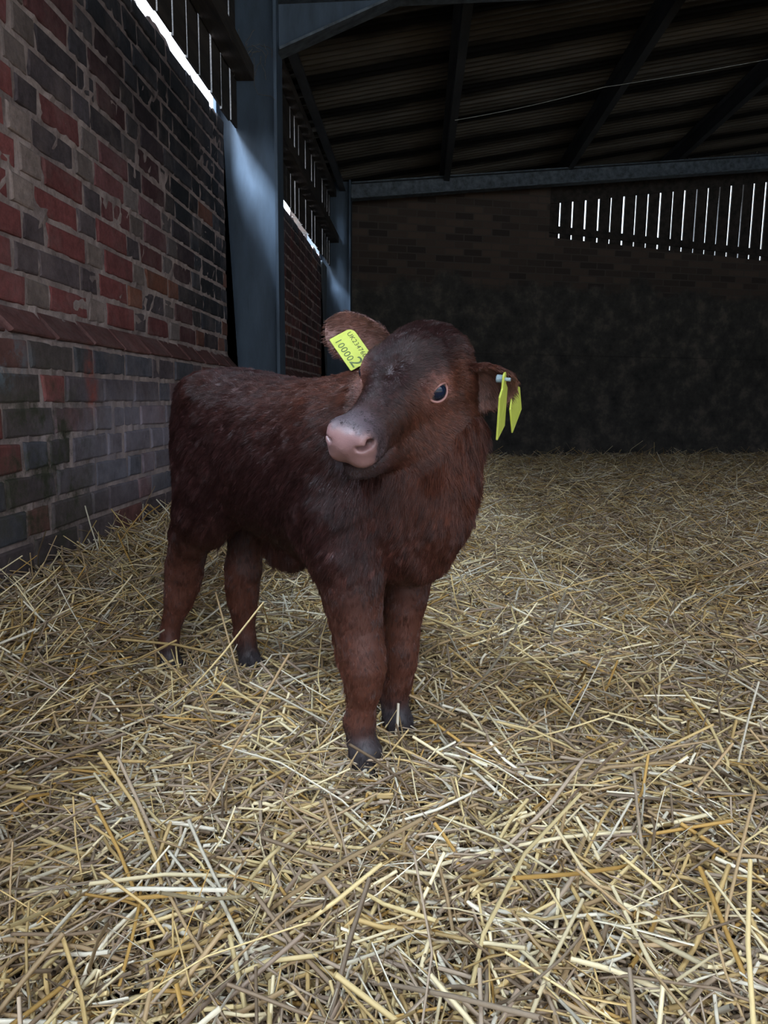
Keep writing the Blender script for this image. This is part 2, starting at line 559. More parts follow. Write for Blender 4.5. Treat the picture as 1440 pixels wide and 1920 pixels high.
# ---- purlins under the sheets, running down the barn
M_steel_dark = mottled('dark_painted_steel', srgb(34, 36, 40), srgb(56, 58, 62), scale=6, rough=.7, spec=.4, bump=.2, stretch=(1, .25, 1))
M_timber = mottled('old_dark_timber', srgb(30, 26, 24), srgb(58, 50, 45), scale=5, rough=.9, bump=.6, stretch=(3, .3, 3))
PUR = [(-.90, 'dark roof purlin tight above the slatted side boards at the eaves'),
       (.235, 'dark roof purlin above the calf, the leftmost one crossing open roof'),
       (1.66, 'dark roof purlin rising to the top edge right of the middle'),
       (3.03, 'dark roof purlin nearest the right edge of the picture')]
for x, lab in PUR:
    p = empty('roof_purlin', (x, MOUTH_Y + .05, EAVE(x) - .1))
    tag(p, lab, 'purlin', 'purlins under the corrugated roof')
    zt = EAVE(x) - .005
    MB().box((x - .008, MOUTH_Y + .05, zt - .15), (x + .008, 9.0 + .26 * (x + 1.2), zt)).build('web', M_steel_dark, p)
    MB().box((x - .008, MOUTH_Y + .05, zt - .158), (x + .055, 9.0 + .26 * (x + 1.2), zt - .148)).build('bottom_flange', M_steel_dark, p)
    MB().box((x - .055, MOUTH_Y + .05, zt - .008), (x + .008, 9.0 + .26 * (x + 1.2), zt + .002)).build('top_flange', M_steel_dark, p)

# ---- steel frames: columns and rafters
M_steel = mottled('weathered_blue_grey_paint', srgb(44, 54, 66), srgb(64, 76, 90), scale=3.5, rough=.62, spec=.4, bump=.25, dist=.003, stretch=(2, 2, .45))
M_galv = mottled('galvanised_steel', srgb(42, 46, 52), srgb(84, 91, 99), scale=16, rough=.6, spec=.45, bump=.15)


def column(y, h, label):
    c = empty('steel_column', (-.925, y, 0))
    tag(c, label, 'column', 'steel columns along the brick wall')
    MB().box((-1.11, y - .006, -.15), (-.80, y + .006, h)).build('web', M_steel, c)
    MB().box((-1.128, y - .085, -.15), (-1.110, y + .085, h), .003).build('flange', M_steel, c)
    MB().box((-.802, y - .085, -.15), (-.784, y + .085, h), .003).build('flange', M_steel, c)
    MB().box((-1.13, y - .11, -.15), (-.74, y + .11, -.10)).build('base_plate', M_steel, c)
    return c


column(4.30, 2.95, 'tall blue-grey steel column against the wall behind the calf, nearer one')
column(8.55, 2.94, 'blue-grey steel column farther back, above the tagged ear, in the corner')


def rafter(y, z0, x0, ang, sl, length, dpt, label, haunch=False):
    """I-section rafter from the column head, skewed in plan by ang, rising by sl per metre across"""
    r = empty('steel_rafter', (x0, y, z0))
    tag(r, label, 'rafter', 'steel rafters of the barn frames')
    d = np.array([math.cos(ang), math.sin(ang), sl * math.cos(ang)])
    nrm = np.array([math.sin(ang), -math.cos(ang), 0])
    A = np.array([x0, y, z0]); Bp = A + d * length
    def bar(lo, hi, half, nm, a=A, b=Bp, mt=M_galv):
        pl = [a + nrm * half + [0, 0, lo], b + nrm * half + [0, 0, lo], b + nrm * half + [0, 0, hi], a + nrm * half + [0, 0, hi]]
        return MB().prism([tuple(p) for p in pl], tuple(-2 * half * nrm)).build(nm, mt, r)
    bar(0.012, dpt - .012, .006, 'web')
    bar(0, .012, .075, 'flange'); bar(dpt - .012, dpt, .075, 'flange')
    if haunch:
        hz, hl = haunch
        p0 = A + [0, 0, -hz]; p1 = A + d * hl
        pl = [p0 + nrm * .006, p1 + nrm * .006, A + nrm * .006 + [0, 0, .01]]
        MB().prism([tuple(p) for p in pl], tuple(-.012 * nrm)).build('haunch_plate', M_steel, r)
        pl = [p0 + nrm * .075, p1 + nrm * .075, p1 + nrm * .075 + [0, 0, .014], p0 + nrm * .075 + [0, 0, .014]]
        MB().prism([tuple(p) for p in pl], tuple(-.15 * nrm)).build('haunch_flange', M_galv, r)
    return r


rafter(8.55, 2.751, -.79, BACK_A, .134, 8.6, .170, 'long galvanised rafter crossing above the back wall and slatted gable')
rafter(4.30, 2.68, -.79, BACK_A, .155, 8.6, .15, 'near rafter with a deep plated haunch at the top of the picture', haunch=(.25, .68))

# ---- slatted boarding above the brick wall
def boards_left(ya, yb, label, seed):
    R = random.Random(seed)
    c = empty('slatted_cladding', (WALL_X - .1, (ya + yb) / 2, TOP_Z))
    tag(c, label, 'cladding', 'slatted side boarding above the brick wall')
    m = MB(); y = ya
    while y < yb:
        w = .170 + R.uniform(-.006, .006)
        e = min(y + w, yb)
        x = WALL_X + .022 + R.uniform(-.003, .003)
        z0 = TOP_Z + .010 + R.uniform(-.006, .006)
        lean = R.uniform(-.003, .003)
        zt = EAVE(x) + .02
        m.prism([(x, y + lean, z0), (x, e + lean, z0), (x, e - lean, zt), (x, y - lean, zt)], (.011, 0, 0))
        y += w + .019 + R.uniform(-.006, .005)
    m.build('board_panel', M_timber, c)
    MB().box((WALL_X + .036, ya, 2.30), (WALL_X + .130, yb, 2.38), .004).build('rail', M_timber, c)
    MB().box((WALL_X + .036, ya, 2.78), (WALL_X + .105, yb, 2.85), .004).build('rail', M_timber, c)
    return c


boards_left(MOUTH_Y, 4.288, 'slatted dark boards above the near brick wall, left of the tall column', 2)
boards_left(4.306, 8.538, 'slatted dark boards between the two steel columns above the far wall', 3)

# ---- slatted boarding in the gable
def gable_boards():
    R = random.Random(9)
    c = empty('slatted_cladding', back_pt(6.0, SLAT_Z(6.0), -.1))
    tag(c, 'slatted dark gable boards with bright daylight gaps at upper right', 'cladding')
    m = MB(); t = SLAT_T0 + .01
    while t < 9.5:
        w = .150 + R.uniform(-.006, .006)
        e = t + w
        gap = .024 + R.uniform(-.006, .006)
        z0 = SLAT_Z(t) - .05
        off = -.10 + R.uniform(-.003, .003)
        ln = R.uniform(-.004, .004) + .004
        pl = [back_pt(t, z0, off), back_pt(e, z0, off), back_pt(e + ln, roof_z(e) + .03, off), back_pt(t + ln, roof_z(t) + .03, off)]
        m.prism(pl, tuple(-.022 * np.append(BACK_N, 0)))
        t = e + gap
    m.build('board_panel', M_timber, c)
    def rl(za, h, nm='rail', t0=SLAT_T0 - .05, slope=0.0):
        a = back_pt(t0, za(t0), -.075); b = back_pt(9.6, za(9.6), -.075)
        pl = [a, b, (b[0], b[1], b[2] + h), (a[0], a[1], a[2] + h)]
        return MB().prism(pl, tuple(-.024 * np.append(BACK_N, 0))).build(nm, M_timber, c)
    rl(lambda t: SLAT_Z(t) + .070, .085)
    rl(lambda t: roof_z(t) - .385, .37)
    return c


gable_boards()

# ---- a thin line strung under the roof
M_wire = mottled('pale_cord', srgb(120, 118, 112), srgb(150, 146, 140), scale=30, rough=.7)
wp = []
A = Vector((.231, 6.05, 2.70)); Bq = Vector((1.37, 6.26, 3.00)); Cq = Vector((3.42, 6.76, 3.50))
for s in np.linspace(0, 1, 13): wp.append(A.lerp(Bq, s) - Vector((0, 0, .015 * 4 * s * (1 - s))))
for s in np.linspace(0, 1, 13)[1:]: wp.append(Bq.lerp(Cq, s) - Vector((0, 0, .012 * 4 * s * (1 - s))))
w = MB().tube(wp, .0022, 6).build('cord', M_wire)
tag(w, 'thin pale cord strung slackly between the purlins under the roof', 'cord')

# ---- old twine and cobweb caught on the near column by the rail
R = random.Random(21)
m = MB()
for q in range(20):
    p = Vector((-1.0 + R.uniform(-.03, .16), 4.21 + R.uniform(-.02, .02), 2.41 + R.uniform(-.03, .05)))
    d = Vector((R.uniform(-1, 1), R.uniform(-.2, .2), R.uniform(-1, .5))).normalized()
    pts = [p]
    for s in range(6):
        d = (d + Vector((R.uniform(-.7, .7), R.uniform(-.2, .2), R.uniform(-.8, .5)))).normalized()
        q_ = pts[-1] + d * R.uniform(.012, .03)
        pts.append(Vector((min(max(q_.x, -1.03), -.80), min(max(q_.y, 4.17), 4.27), q_.z)))
    m.tube(pts, .0016, 5)
m.tube([(-.90, 4.20, 2.38), (-.90, 4.20, 2.24), (-.88, 4.20, 2.20), (-.81, 4.20, 2.19), (-.79, 4.20, 2.17)], .0016, 5)
t_ = m.build('twine_tangle', mottled('dusty_twine', srgb(60, 54, 50), srgb(90, 82, 76), scale=60, rough=.95))
tag(t_, 'dusty tangle of old twine caught on the near column under the slats', 'twine')

# ---- yard outside
yard = MB().box((-30, -30, -.42), (30, -5.0, -.32)).build('ground', mottled('yard_concrete', srgb(110, 108, 104), srgb(140, 138, 132), scale=3))
yard['kind'] = 'structure'

# ---------------------------------------------------------------- calf shape
# body frame: fwd (towards the chest), left, up; origin on the straw under the belly
B_O = np.array([-0.26, 1.405, 0.0])
B_A = np.array([0.754, -0.657, 0.0])
B_L = np.array([0.657, 0.754, 0.0])
HEAD_S = 0.97
HEAD_P = np.array([0.020, 1.228, 0.693])            # poll, between the ears
HEAD_R = np.array([[-0.459, 0.888, -0.019],         # columns: nose, left, up of the head
                   [-0.740, -0.394, -0.545],
                   [-0.492, -0.236, 0.838]])


def b2w(p):
    p = np.asarray(p, float)
    return B_O + p[..., 0:1] * B_A + p[..., 1:2] * B_L + p[..., 2:3] * np.array([0, 0, 1.0])


def w2b(p):
    d = np.asarray(p, float) - B_O
    return np.stack([d @ B_A, d @ B_L, d[..., 2]], -1)


def h2w(p):
    return HEAD_P + HEAD_S * (np.asarray(p, float) @ HEAD_R.T)


def h2b(p):
    return w2b(h2w(p))


class Field:
    """A signed-distance grid in the body frame that grows by blended primitives."""

    def __init__(self, lo, hi, res):
        self.lo = np.array(lo, float)
        self.res = res
        n = np.ceil((np.array(hi) - self.lo) / res).astype(int) + 1
        self.ax = [(self.lo[i] + res * np.arange(n[i])).astype(np.float32) for i in range(3)]
        self.d = np.full(n, 0.2, np.float32)

    def _box(self, lo, hi, pad):
        s = []
        for i in range(3):
            a = int(np.clip(np.floor((lo[i] - pad - self.lo[i]) / self.res), 0, len(self.ax[i]) - 1))
            b = int(np.clip(np.ceil((hi[i] + pad - self.lo[i]) / self.res) + 1, a + 1, len(self.ax[i])))
            s.append(slice(a, b))
        X, Y, Z = np.meshgrid(self.ax[0][s[0]], self.ax[1][s[1]], self.ax[2][s[2]], indexing='ij', sparse=True)
        return tuple(s), X, Y, Z

    def _join(self, s, f, k):
        d = self.d[s]
        if k <= 0:
            self.d[s] = np.minimum(d, f)
        else:
            h = np.clip(0.5 + 0.5 * (d - f) / k, 0, 1)
            self.d[s] = d * (1 - h) + f * h - k * h * (1 - h)

    def _cut(self, s, f, k):
        d = self.d[s]
        h = np.clip(0.5 - 0.5 * (d + f) / k, 0, 1)
        self.d[s] = d * (1 - h) - f * h + k * h * (1 - h)

    def cone(self, a, b, ra, rb, k=0.03):
        a = np.asarray(a, float); b = np.asarray(b, float)
        r = max(ra, rb)
        s, X, Y, Z = self._box(np.minimum(a, b), np.maximum(a, b), r + k * 2 + 0.02)
        ab = b - a; L2 = float(ab @ ab) + 1e-12
        t = np.clip(((X - a[0]) * ab[0] + (Y - a[1]) * ab[1] + (Z - a[2]) * ab[2]) / L2, 0, 1)
        f = np.sqrt((X - a[0] - t * ab[0]) ** 2 + (Y - a[1] - t * ab[1]) ** 2 + (Z - a[2] - t * ab[2]) ** 2) - (ra + (rb - ra) * t)
        self._join(s, f, k)

    def chain(self, pts, k=0.02):
        for p, q in zip(pts[:-1], pts[1:]):
            self.cone(p[:3], q[:3], p[3], q[3], k)

    def ell(self, c, r, M=None, k=0.03, cut=False):
        """ellipsoid; M columns are its axes in the body frame"""
        c = np.asarray(c, float); r = np.asarray(r, float)
        R = float(r.max())
        s, X, Y, Z = self._box(c, c, R + k * 2 + 0.02)
        M = np.eye(3) if M is None else M
        dx, dy, dz = X - c[0], Y - c[1], Z - c[2]
        q = [(dx * M[0, i] + dy * M[1, i] + dz * M[2, i]) for i in range(3)]
        k0 = np.sqrt(sum((q[i] / r[i]) ** 2 for i in range(3)))
        k1 = np.sqrt(sum((q[i] / r[i] ** 2) ** 2 for i in range(3))) + 1e-6
        f = k0 * (k0 - 1) / k1
        f = np.maximum(f, -float(r.min()))
        (self._cut if cut else self._join)(s, f, k)

    def loft(self, st, k=0.03):
        """barrel along fwd: stations (fwd, z centre, up radius, down radius, side radius, side centre)"""
        st = np.array(st, float)
        lo = [st[0, 0], -0.25, 0.2]; hi = [st[-1, 0], 0.25, 0.75]
        s, X, Y, Z = self._box(lo, hi, 0.05)
        x = X.ravel()
        xs = np.clip(x, st[0, 0], st[-1, 0])

        def sp(col):
            # smooth (Catmull-Rom) interpolation
            i = np.clip(np.searchsorted(st[:, 0], xs) - 1, 0, len(st) - 2)
            t = (xs - st[i, 0]) / (st[i + 1, 0] - st[i, 0])
            m = np.gradient(st[:, col], st[:, 0])
            h = st[i + 1, 0] - st[i, 0]
            return ((2 * t ** 3 - 3 * t ** 2 + 1) * st[i, col] + (t ** 3 - 2 * t ** 2 + t) * h * m[i]
                    + (-2 * t ** 3 + 3 * t ** 2) * st[i + 1, col] + (t ** 3 - t ** 2) * h * m[i + 1]).astype(np.float32).reshape(-1, 1, 1)
        zc, ru, rd, ry, yc = sp(1), sp(2), sp(3), sp(4), sp(5)
        dz = Z - zc
        rz = np.where(dz > 0, ru, rd)
        e = np.sqrt((dz / rz) ** 2 + ((Y - yc) / ry) ** 2 + 1e-9)
        f = (e - 1) * np.minimum(rz, ry)
        over = np.abs(x - xs).reshape(-1, 1, 1).astype(np.float32)
        f = np.where(over > 0, np.sqrt(np.maximum(f, 0) ** 2 + over ** 2) + np.minimum(f, 0), f)
        self._join(s, f.astype(np.float32), k)

    def nets(self):
        """naive surface nets -> verts (body frame), quads"""
        d = self.d
        ins = d < 0
        n = np.array(d.shape)
        c = np.zeros(n - 1, np.int8)
        for i in (0, 1):
            for j in (0, 1):
                for l in (0, 1):
                    c += ins[i:n[0] - 1 + i, j:n[1] - 1 + j, l:n[2] - 1 + l]
        act = np.argwhere((c > 0) & (c < 8))
        idx = np.full(n - 1, -1, np.int32)
        idx[tuple(act.T)] = np.arange(len(act))
        acc = np.zeros((len(act), 3)); cnt = np.zeros(len(act))
        corners = [(i, j, l) for i in (0, 1) for j in (0, 1) for l in (0, 1)]
        val = {cc: d[act[:, 0] + cc[0], act[:, 1] + cc[1], act[:, 2] + cc[2]] for cc in corners}
        for c0 in corners:
            for axx in range(3):
                if c0[axx] == 0:
                    c1 = list(c0); c1[axx] = 1; c1 = tuple(c1)
                    a, b = val[c0], val[c1]
                    m = (a < 0) != (b < 0)
                    t = np.where(m, a / np.where(m, a - b, 1), 0)
                    p = np.array(c0, float) + 0
                    P = np.repeat(p[None], len(act), 0); P[:, axx] += t
                    acc[m] += P[m]; cnt[m] += 1
        v = (act + acc / cnt[:, None]) * self.res + self.lo
        quads = []
        for axx in range(3):
            o = [x for x in range(3) if x != axx]
            sl0 = [slice(1, -1)] * 3; sl1 = [slice(1, -1)] * 3
            sl0[axx] = slice(0, n[axx] - 1); sl1[axx] = slice(1, n[axx])
            A, Bm = ins[tuple(sl0)], ins[tuple(sl1)]
            e = np.argwhere(A != Bm)
            flip = A[tuple(e.T)]
            g = e.copy()
            for oo in o:
                g[:, oo] += 1
            def cell(di, dj):
                q = g.copy(); q[:, o[0]] -= di; q[:, o[1]] -= dj
                return idx[tuple(q.T)]
            q = np.stack([cell(1, 1), cell(0, 1), cell(0, 0), cell(1, 0)], 1)
            if axx == 1:
                flip = ~flip
            q[~flip] = q[~flip][:, ::-1]
            quads.append(q)
        return v, np.concatenate(quads)


def smooth_mesh(v, q, it, lam=0.5):
    e = np.concatenate([q[:, [0, 1]], q[:, [1, 2]], q[:, [2, 3]], q[:, [3, 0]]])
    e = np.concatenate([e, e[:, ::-1]])
    n = len(v); cnt = np.bincount(e[:, 0], minlength=n)[:, None] + 1e-9
    for k in range(it):
        s = np.stack([np.bincount(e[:, 0], weights=v[e[:, 1], i], minlength=n) for i in range(3)], 1) / cnt
        v = v + (lam if k % 2 == 0 else -lam * 1.04) * (s - v)
    return v


def vert_normals(v, q):
    nrm = np.cross(v[q[:, 2]] - v[q[:, 0]], v[q[:, 3]] - v[q[:, 1]])
    n = np.zeros_like(v)
    for i in range(4):
        for a in range(3):
            n[:, a] += np.bincount(q[:, i], weights=nrm[:, a], minlength=len(v))
    return n / (np.linalg.norm(n, axis=1, keepdims=True) + 1e-12)


# leg chains, bottom to top: fwd, left, up, radius
RF_LEG = [(.300, -.068, .004, .026), (.296, -.068, .040, .0235), (.284, -.068, .068, .0195), (.284, -.068, .092, .0215),
          (.288, -.068, .120, .0195), (.292, -.068, .152, .0265), (.292, -.068, .186, .0330), (.286, -.069, .217, .0345), (.278, -.070, .250, .0365),
          (.274, -.072, .284, .0415), (.270, -.074, .320, .048), (.262, -.076, .360, .055), (.250, -.078, .440, .064)]
LF_LEG = [(.250, .066, .002, .026), (.246, .066, .036, .0235), (.236, .067, .064, .0205), (.238, .067, .088, .0220),
          (.246, .067, .115, .0215), (.251, .067, .150, .0255), (.252, .067, .180, .0275), (.252, .067, .215, .0290), (.256, .068, .252, .0325),
          (.260, .070, .290, .037), (.258, .073, .330, .045), (.252, .076, .380, .053), (.245, .076, .460, .062)]
RH_LEG = [(-.290, -.076, .004, .023), (-.298, -.075, .034, .0205), (-.312, -.073, .062, .0160), (-.315, -.071, .084, .0180),
          (-.316, -.066, .112, .0170), (-.308, -.060, .145, .0200), (-.300, -.052, .178, .0285), (-.294, -.046, .212, .0340), (-.282, -.046, .248, .0365),
          (-.262, -.050, .290, .0360), (-.232, -.056, .330, .043), (-.186, -.064, .385, .050), (-.150, -.070, .450, .050)]
LH_LEG = [(-.180, .056, .004, .025), (-.186, .055, .036, .0225), (-.200, .054, .066, .0180), (-.204, .053, .088, .0200),
          (-.206, .052, .112, .0200), (-.206, .051, .145, .0240), (-.208, .050, .178, .0295), (-.206, .049, .212, .0335), (-.198, .049, .248, .0350),
          (-.192, .052, .290, .0320), (-.190, .056, .330, .040), (-.185, .062, .385, .054), (-.180, .070, .450, .068)]


def build_calf(res=0.0034):
    F = Field((-.46, -.24, -.03), (.54, .26, .80), res)
    # barrel: fwd, zc, up, down, side, side centre
    F.loft([(-.262, .560, .062, .09, .046, 0), (-.238, .562, .094, .12, .074, 0), (-.19, .558, .115, .15, .098, 0), (-.12, .545, .128, .165, .115, 0),
            (-.04, .528, .135, .172, .123, 0), (.05, .515, .137, .176, .126, 0), (.14, .508, .142, .178, .121, 0), (.22, .500, .140, .175, .108, 0),
            (.30, .480, .115, .150, .090, 0.004), (.35, .465, .080, .105, .066, 0.008)], k=.02)
    # haunches, shoulders
    for sd, st in ((-1, 0.0), (1, .04)):
        F.ell((-.158 + st*.5, sd * .068, .465), (.086, .050, .15), k=.05)
        F.ell((.225, sd * .078, .455), (.082, .048, .135), k=.05)
        F.ell((-.225, sd * .046, .60), (.042, .035, .055), k=.04)
        F.ell((-.14, sd * .080, .630), (.035, .03, .028), k=.05)       # hip bone
    # brisket and dewlap
    F.ell((.325, .020, .405), (.062, .058, .085), k=.05)
    F.cone((.350, .040, .44), (.352, .062, .56), .052, .052, k=.05)
    # neck
    F.cone((.21, .0, .540), (.275, .03, .595), .108, .085, k=.05)
    F.cone((.265, .025, .56), (.306, .050, .645), .088, .068, k=.05)
    F.cone((.305, .035, .50), (.325, .055, .59), .080, .058, k=.05)
    # legs
    for leg in (RF_LEG, LF_LEG, RH_LEG, LH_LEG):
        F.chain(leg, k=.016)
    for leg in (RF_LEG, LF_LEG):
        p = leg[7]; F.ell((p[0] - .022, p[1], p[2] - .015), (.018, .020, .026), k=.02)     # back of knee
        p = leg[3]; F.ell((p[0] - .010, p[1], p[2] - .004), (.012, .017, .015), k=.015)    # fetlock
    for leg in (RH_LEG, LH_LEG):
        p = leg[8]; F.ell((p[0] - .030, p[1], p[2] - .005), (.017, .014, .024), k=.025)    # point of hock
        F.cone((p[0] - .032, p[1], p[2] + .01), (p[0] + .004, p[1] * 1.1, p[2] + .12), .012, .016, k=.03)
        p = leg[3]; F.ell((p[0] - .009, p[1], p[2] - .004), (.010, .015, .014), k=.015)
    # sheath / navel
    F.ell((.020, -.01, .330), (.06, .018, .030), k=.03)
    # tail
    F.chain([(-.238, .0, .644, .020), (-.268, -.012, .612, .015), (-.284, -.020, .55, .012), (-.284, -.024, .46, .011), (-.280, -.026, .40, .013), (-.276, -.028, .35, .008)], k=.012)

    # ---- head
    M = np.stack([w2b(B_O + HEAD_R[:, i]) for i in range(3)], 1)
    S = HEAD_S
    hp = lambda *p: h2b(np.array(p, float))
    def E(c, r, k=.02, cut=False, tilt=0.0, yaw=0.0):
        ct, s_ = np.cos(tilt), np.sin(tilt)
        cy, sy = np.cos(yaw), np.sin(yaw)
        Rm = np.array([[ct, 0, s_], [0, 1, 0], [-s_, 0, ct]]) @ np.array([[cy, -sy, 0], [sy, cy, 0], [0, 0, 1]])
        F.ell(hp(*c), np.array(r) * S, M @ Rm, k=k, cut=cut)
    def K(a, b, ra, rb, k=.02):
        F.cone(hp(*a), hp(*b), ra * S, rb * S, k)
    E((.045, 0, -.022), (.080, .073, .066))
    E((.066, 0, .012), (.078, .062, .050))
    E((.012, 0, .008), (.048, .052, .030))                       # poll
    K((.085, 0, -.024), (.200, 0, -.030), .056, .038, .03)       # face
    K((.120, 0, .002), (.235, 0, -.010), .028, .022, .03)        # nose bridge
    E((.246, 0, -.014), (.038, .036, .031), k=.02)               # muzzle
    E((.264, 0, -.018), (.015, .030, .024), k=.010)
    for sd in (-1, 1):
        E((.258, sd * .0245, -.004), (.021, .015, .020), k=.014)  # nostril wing
        E((.247, sd * .019, -.034), (.032, .020, .017), k=.014)  # upper lip
        E((.098, sd * .054, .012), (.032, .019, .023), k=.02)    # brow / orbit
        K((.040, sd * .034, -.098), (.125, sd * .026, -.084), .046, .034, .03)  # cheek
        K((.125, sd * .022, -.084), (.225, sd * .012, -.066), .034, .022, .02)  # jaw
    E((.234, 0, -.068), (.034, .025, .020), k=.012)              # chin / lower lip
    for sd in (-1, 1):
        E((.022, sd * .044, -.030), (.050, .036, .046), k=.03)    # temple
    E((.020, 0, -.080), (.060, .048, .055), k=.04)               # throat
    for sd in (-1, 1):
        # eye socket
        E((.110, sd * .074, .004), (.0195, .014, .0150), k=.006, cut=True)
        # nostril: a comma slanting back and up
        E((.272, sd * .0245, -.006), (.014, .0080, .0046), k=.004, cut=True, yaw=sd * .6)
        E((.264, sd * .0335, -.001), (.008, .006, .007), k=.005, cut=True)
        # mouth slit
        E((.240, sd * .020, -.0500), (.046, .028, .0020), k=.004, cut=True, tilt=.10)
    v, q = F.nets()
    v = smooth_mesh(v, q, 6)
    return v, q
# ================================================================ straw bedding
def straw_mesh(n, xr, yr, wr, lr, zr, sides, rings, tilt, seed, dens=None, keep=None, flat=.35):
    g = np.random.default_rng(seed)
    x = g.uniform(*xr, n); y = g.uniform(*yr, n)
    if keep is not None:
        k = keep(x, y, g); x, y = x[k], y[k]; n = len(x)
    L = np.exp(g.normal(math.log(lr[0]), lr[1], n)).clip(.02, .34)
    W = g.uniform(wr[0], wr[1], n) * np.where(g.random(n) < .25, .5, 1)
    az = g.uniform(0, 2 * math.pi, n)
    pt = g.normal(0, tilt, n); st = g.random(n) < .06
    pt = np.where(st, g.uniform(.3, .9, n) * np.sign(g.normal(size=n)), pt)
    zb = floor_h(x, y) + zr[0] + (zr[1] - zr[0]) * g.random(n) ** 1.3 + np.abs(np.sin(pt)) * L * .35
    d = np.stack([np.cos(az) * np.cos(pt), np.sin(az) * np.cos(pt), np.sin(pt)], -1)
    s = np.stack([-np.sin(az), np.cos(az), 0 * az], -1)
    u = np.cross(d, s)
    roll = g.uniform(0, math.pi, n)[:, None]
    s, u = s * np.cos(roll) + u * np.sin(roll), -s * np.sin(roll) + u * np.cos(roll)
    is_flat = g.random(n) < flat
    thin = np.where(is_flat, .22, .95)
    bend = g.normal(0, .05, n) * L; bend2 = g.normal(0, .03, n) * L
    kink = (g.random(n) < .18); kpos = g.uniform(.3, .7, n); kamt = g.normal(0, .28, n) * L * kink
    c = np.stack([x, y, zb], -1)
    tt = np.linspace(-.5, .5, rings)
    V = np.zeros((n, rings, sides, 3), np.float32)
    for i, t in enumerate(tt):
        o = c + d * (t * L)[:, None] + s * (bend * (1 - 4 * t * t))[:, None] + u * (bend2 * (1 - 4 * t * t))[:, None]
        o = o + s * (kamt * np.maximum(0, (t + .5) - kpos))[:, None]
        for j in range(sides):
            a = 2 * math.pi * j / sides
            V[:, i, j] = o + s * (math.cos(a) * W / 2)[:, None] + u * (math.sin(a) * W / 2 * thin)[:, None]
    # keep straws above the bed
    idx = (np.arange(n) * rings * sides)[:, None, None]
    F = []
    for i in range(rings - 1):
        for j in range(sides):
            a = i * sides + j; b = i * sides + (j + 1) % sides
            F.append(np.stack([idx[:, 0, 0] + a, idx[:, 0, 0] + b, idx[:, 0, 0] + b + sides, idx[:, 0, 0] + a + sides], -1))
    F = np.stack(F, 1).reshape(-1, 4)
    pal = np.array([srgb(*q)[:3] for q in ((212, 188, 138), (226, 208, 170), (192, 162, 110), (172, 144, 108), (164, 144, 124), (208, 198, 180), (184, 144, 80), (128, 108, 88), (238, 226, 202), (156, 134, 116))])
    pr = np.array([.14, .11, .13, .15, .15, .08, .05, .10, .04, .05])
    ci = g.choice(len(pal), n, p=pr)
    colr = pal[ci] * g.uniform(.64, 1.06, (n, 1)) * np.array([1.0, .97, .92])
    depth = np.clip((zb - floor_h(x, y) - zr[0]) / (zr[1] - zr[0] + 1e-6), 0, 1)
    drab = (1 - depth)[:, None] * .45                     # straw lower in the bed is coloured darker and browner
    colr = colr * (1 - drab) + colr * np.array([.55, .48, .42]) * drab
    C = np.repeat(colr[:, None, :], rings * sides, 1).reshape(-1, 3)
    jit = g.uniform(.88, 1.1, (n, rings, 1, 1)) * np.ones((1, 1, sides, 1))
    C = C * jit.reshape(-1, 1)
    return V.reshape(-1, 3), F, C


def in_barn(x, y, g):
    return (x > WALL_X + .07) & (y < 8.75 + .268 * (x + 1.2))


def thin_out(p):
    return lambda x, y, g: in_barn(x, y, g) & (g.random(len(x)) < p(x, y))


parts = []
near = lambda x, y: np.abs(x) < .62 * y + .75
parts.append(straw_mesh(98000, (-1.0, 2.2), (.15, 2.2), (.0026, .0062), (.066, .62), (-.004, .030), 5, 4, .17, 31, keep=lambda x, y, g: in_barn(x, y, g) & near(x, y)))
parts.append(straw_mesh(24000, (-1.0, 2.2), (.15, 2.2), (.0007, .0018), (.05, .5), (.0, .034), 3, 4, .22, 32, keep=lambda x, y, g: in_barn(x, y, g) & near(x, y)))
parts.append(straw_mesh(74000, (-1.0, 4.2), (2.2, 4.6), (.0028, .0055), (.085, .55), (-.004, .034), 4, 3, .20, 33, keep=lambda x, y, g: in_barn(x, y, g) & near(x, y)))
parts.append(straw_mesh(68000, (-1.0, 7.5), (4.6, 10.8), (.0035, .0065), (.13, .45), (-.004, .045), 4, 3, .18, 34, keep=lambda x, y, g: in_barn(x, y, g) & near(x, y)))
# heaped against the wall
parts.append(straw_mesh(8000, (-1.0, -.62), (.6, 4.2), (.0025, .005), (.12, .45), (.0, .05), 4, 4, .35, 35, keep=in_barn))
# caught and trodden round the hooves
for i_, (hx, hy) in enumerate(((-.086, 1.163), (-.032, 1.295), (-.56, 1.60), (-.365, 1.575))):
    parts.append(straw_mesh(150, (hx - .10, hx + .10), (hy - .13, hy + .09), (.0026, .005), (.085, .4), (.0, .04), 5, 4, .30, 40 + i_))
off = 0; V, F, C = [], [], []
for v, f, c in parts:
    V.append(v); F.append(f + off); C.append(c); off += len(v)
M_straw = vcol('straw', rough=.55, spec=.35)
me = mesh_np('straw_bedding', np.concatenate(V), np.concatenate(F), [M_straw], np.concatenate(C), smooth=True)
tag(link('straw_bedding', me), 'loose golden straw bedding spread over the whole barn floor', 'straw', kind='stuff')

# ================================================================ the calf, built
calf = empty('calf', tuple(b2w(np.array([0, 0, 0.0]))))
tag(calf, 'dark red-brown calf standing in straw, head turned aside, yellow ear tags', 'calf')
cv, cq = build_calf()
cw = b2w(cv)


def w2h(p):
    return ((np.asarray(p) - HEAD_P) @ HEAD_R) / HEAD_S


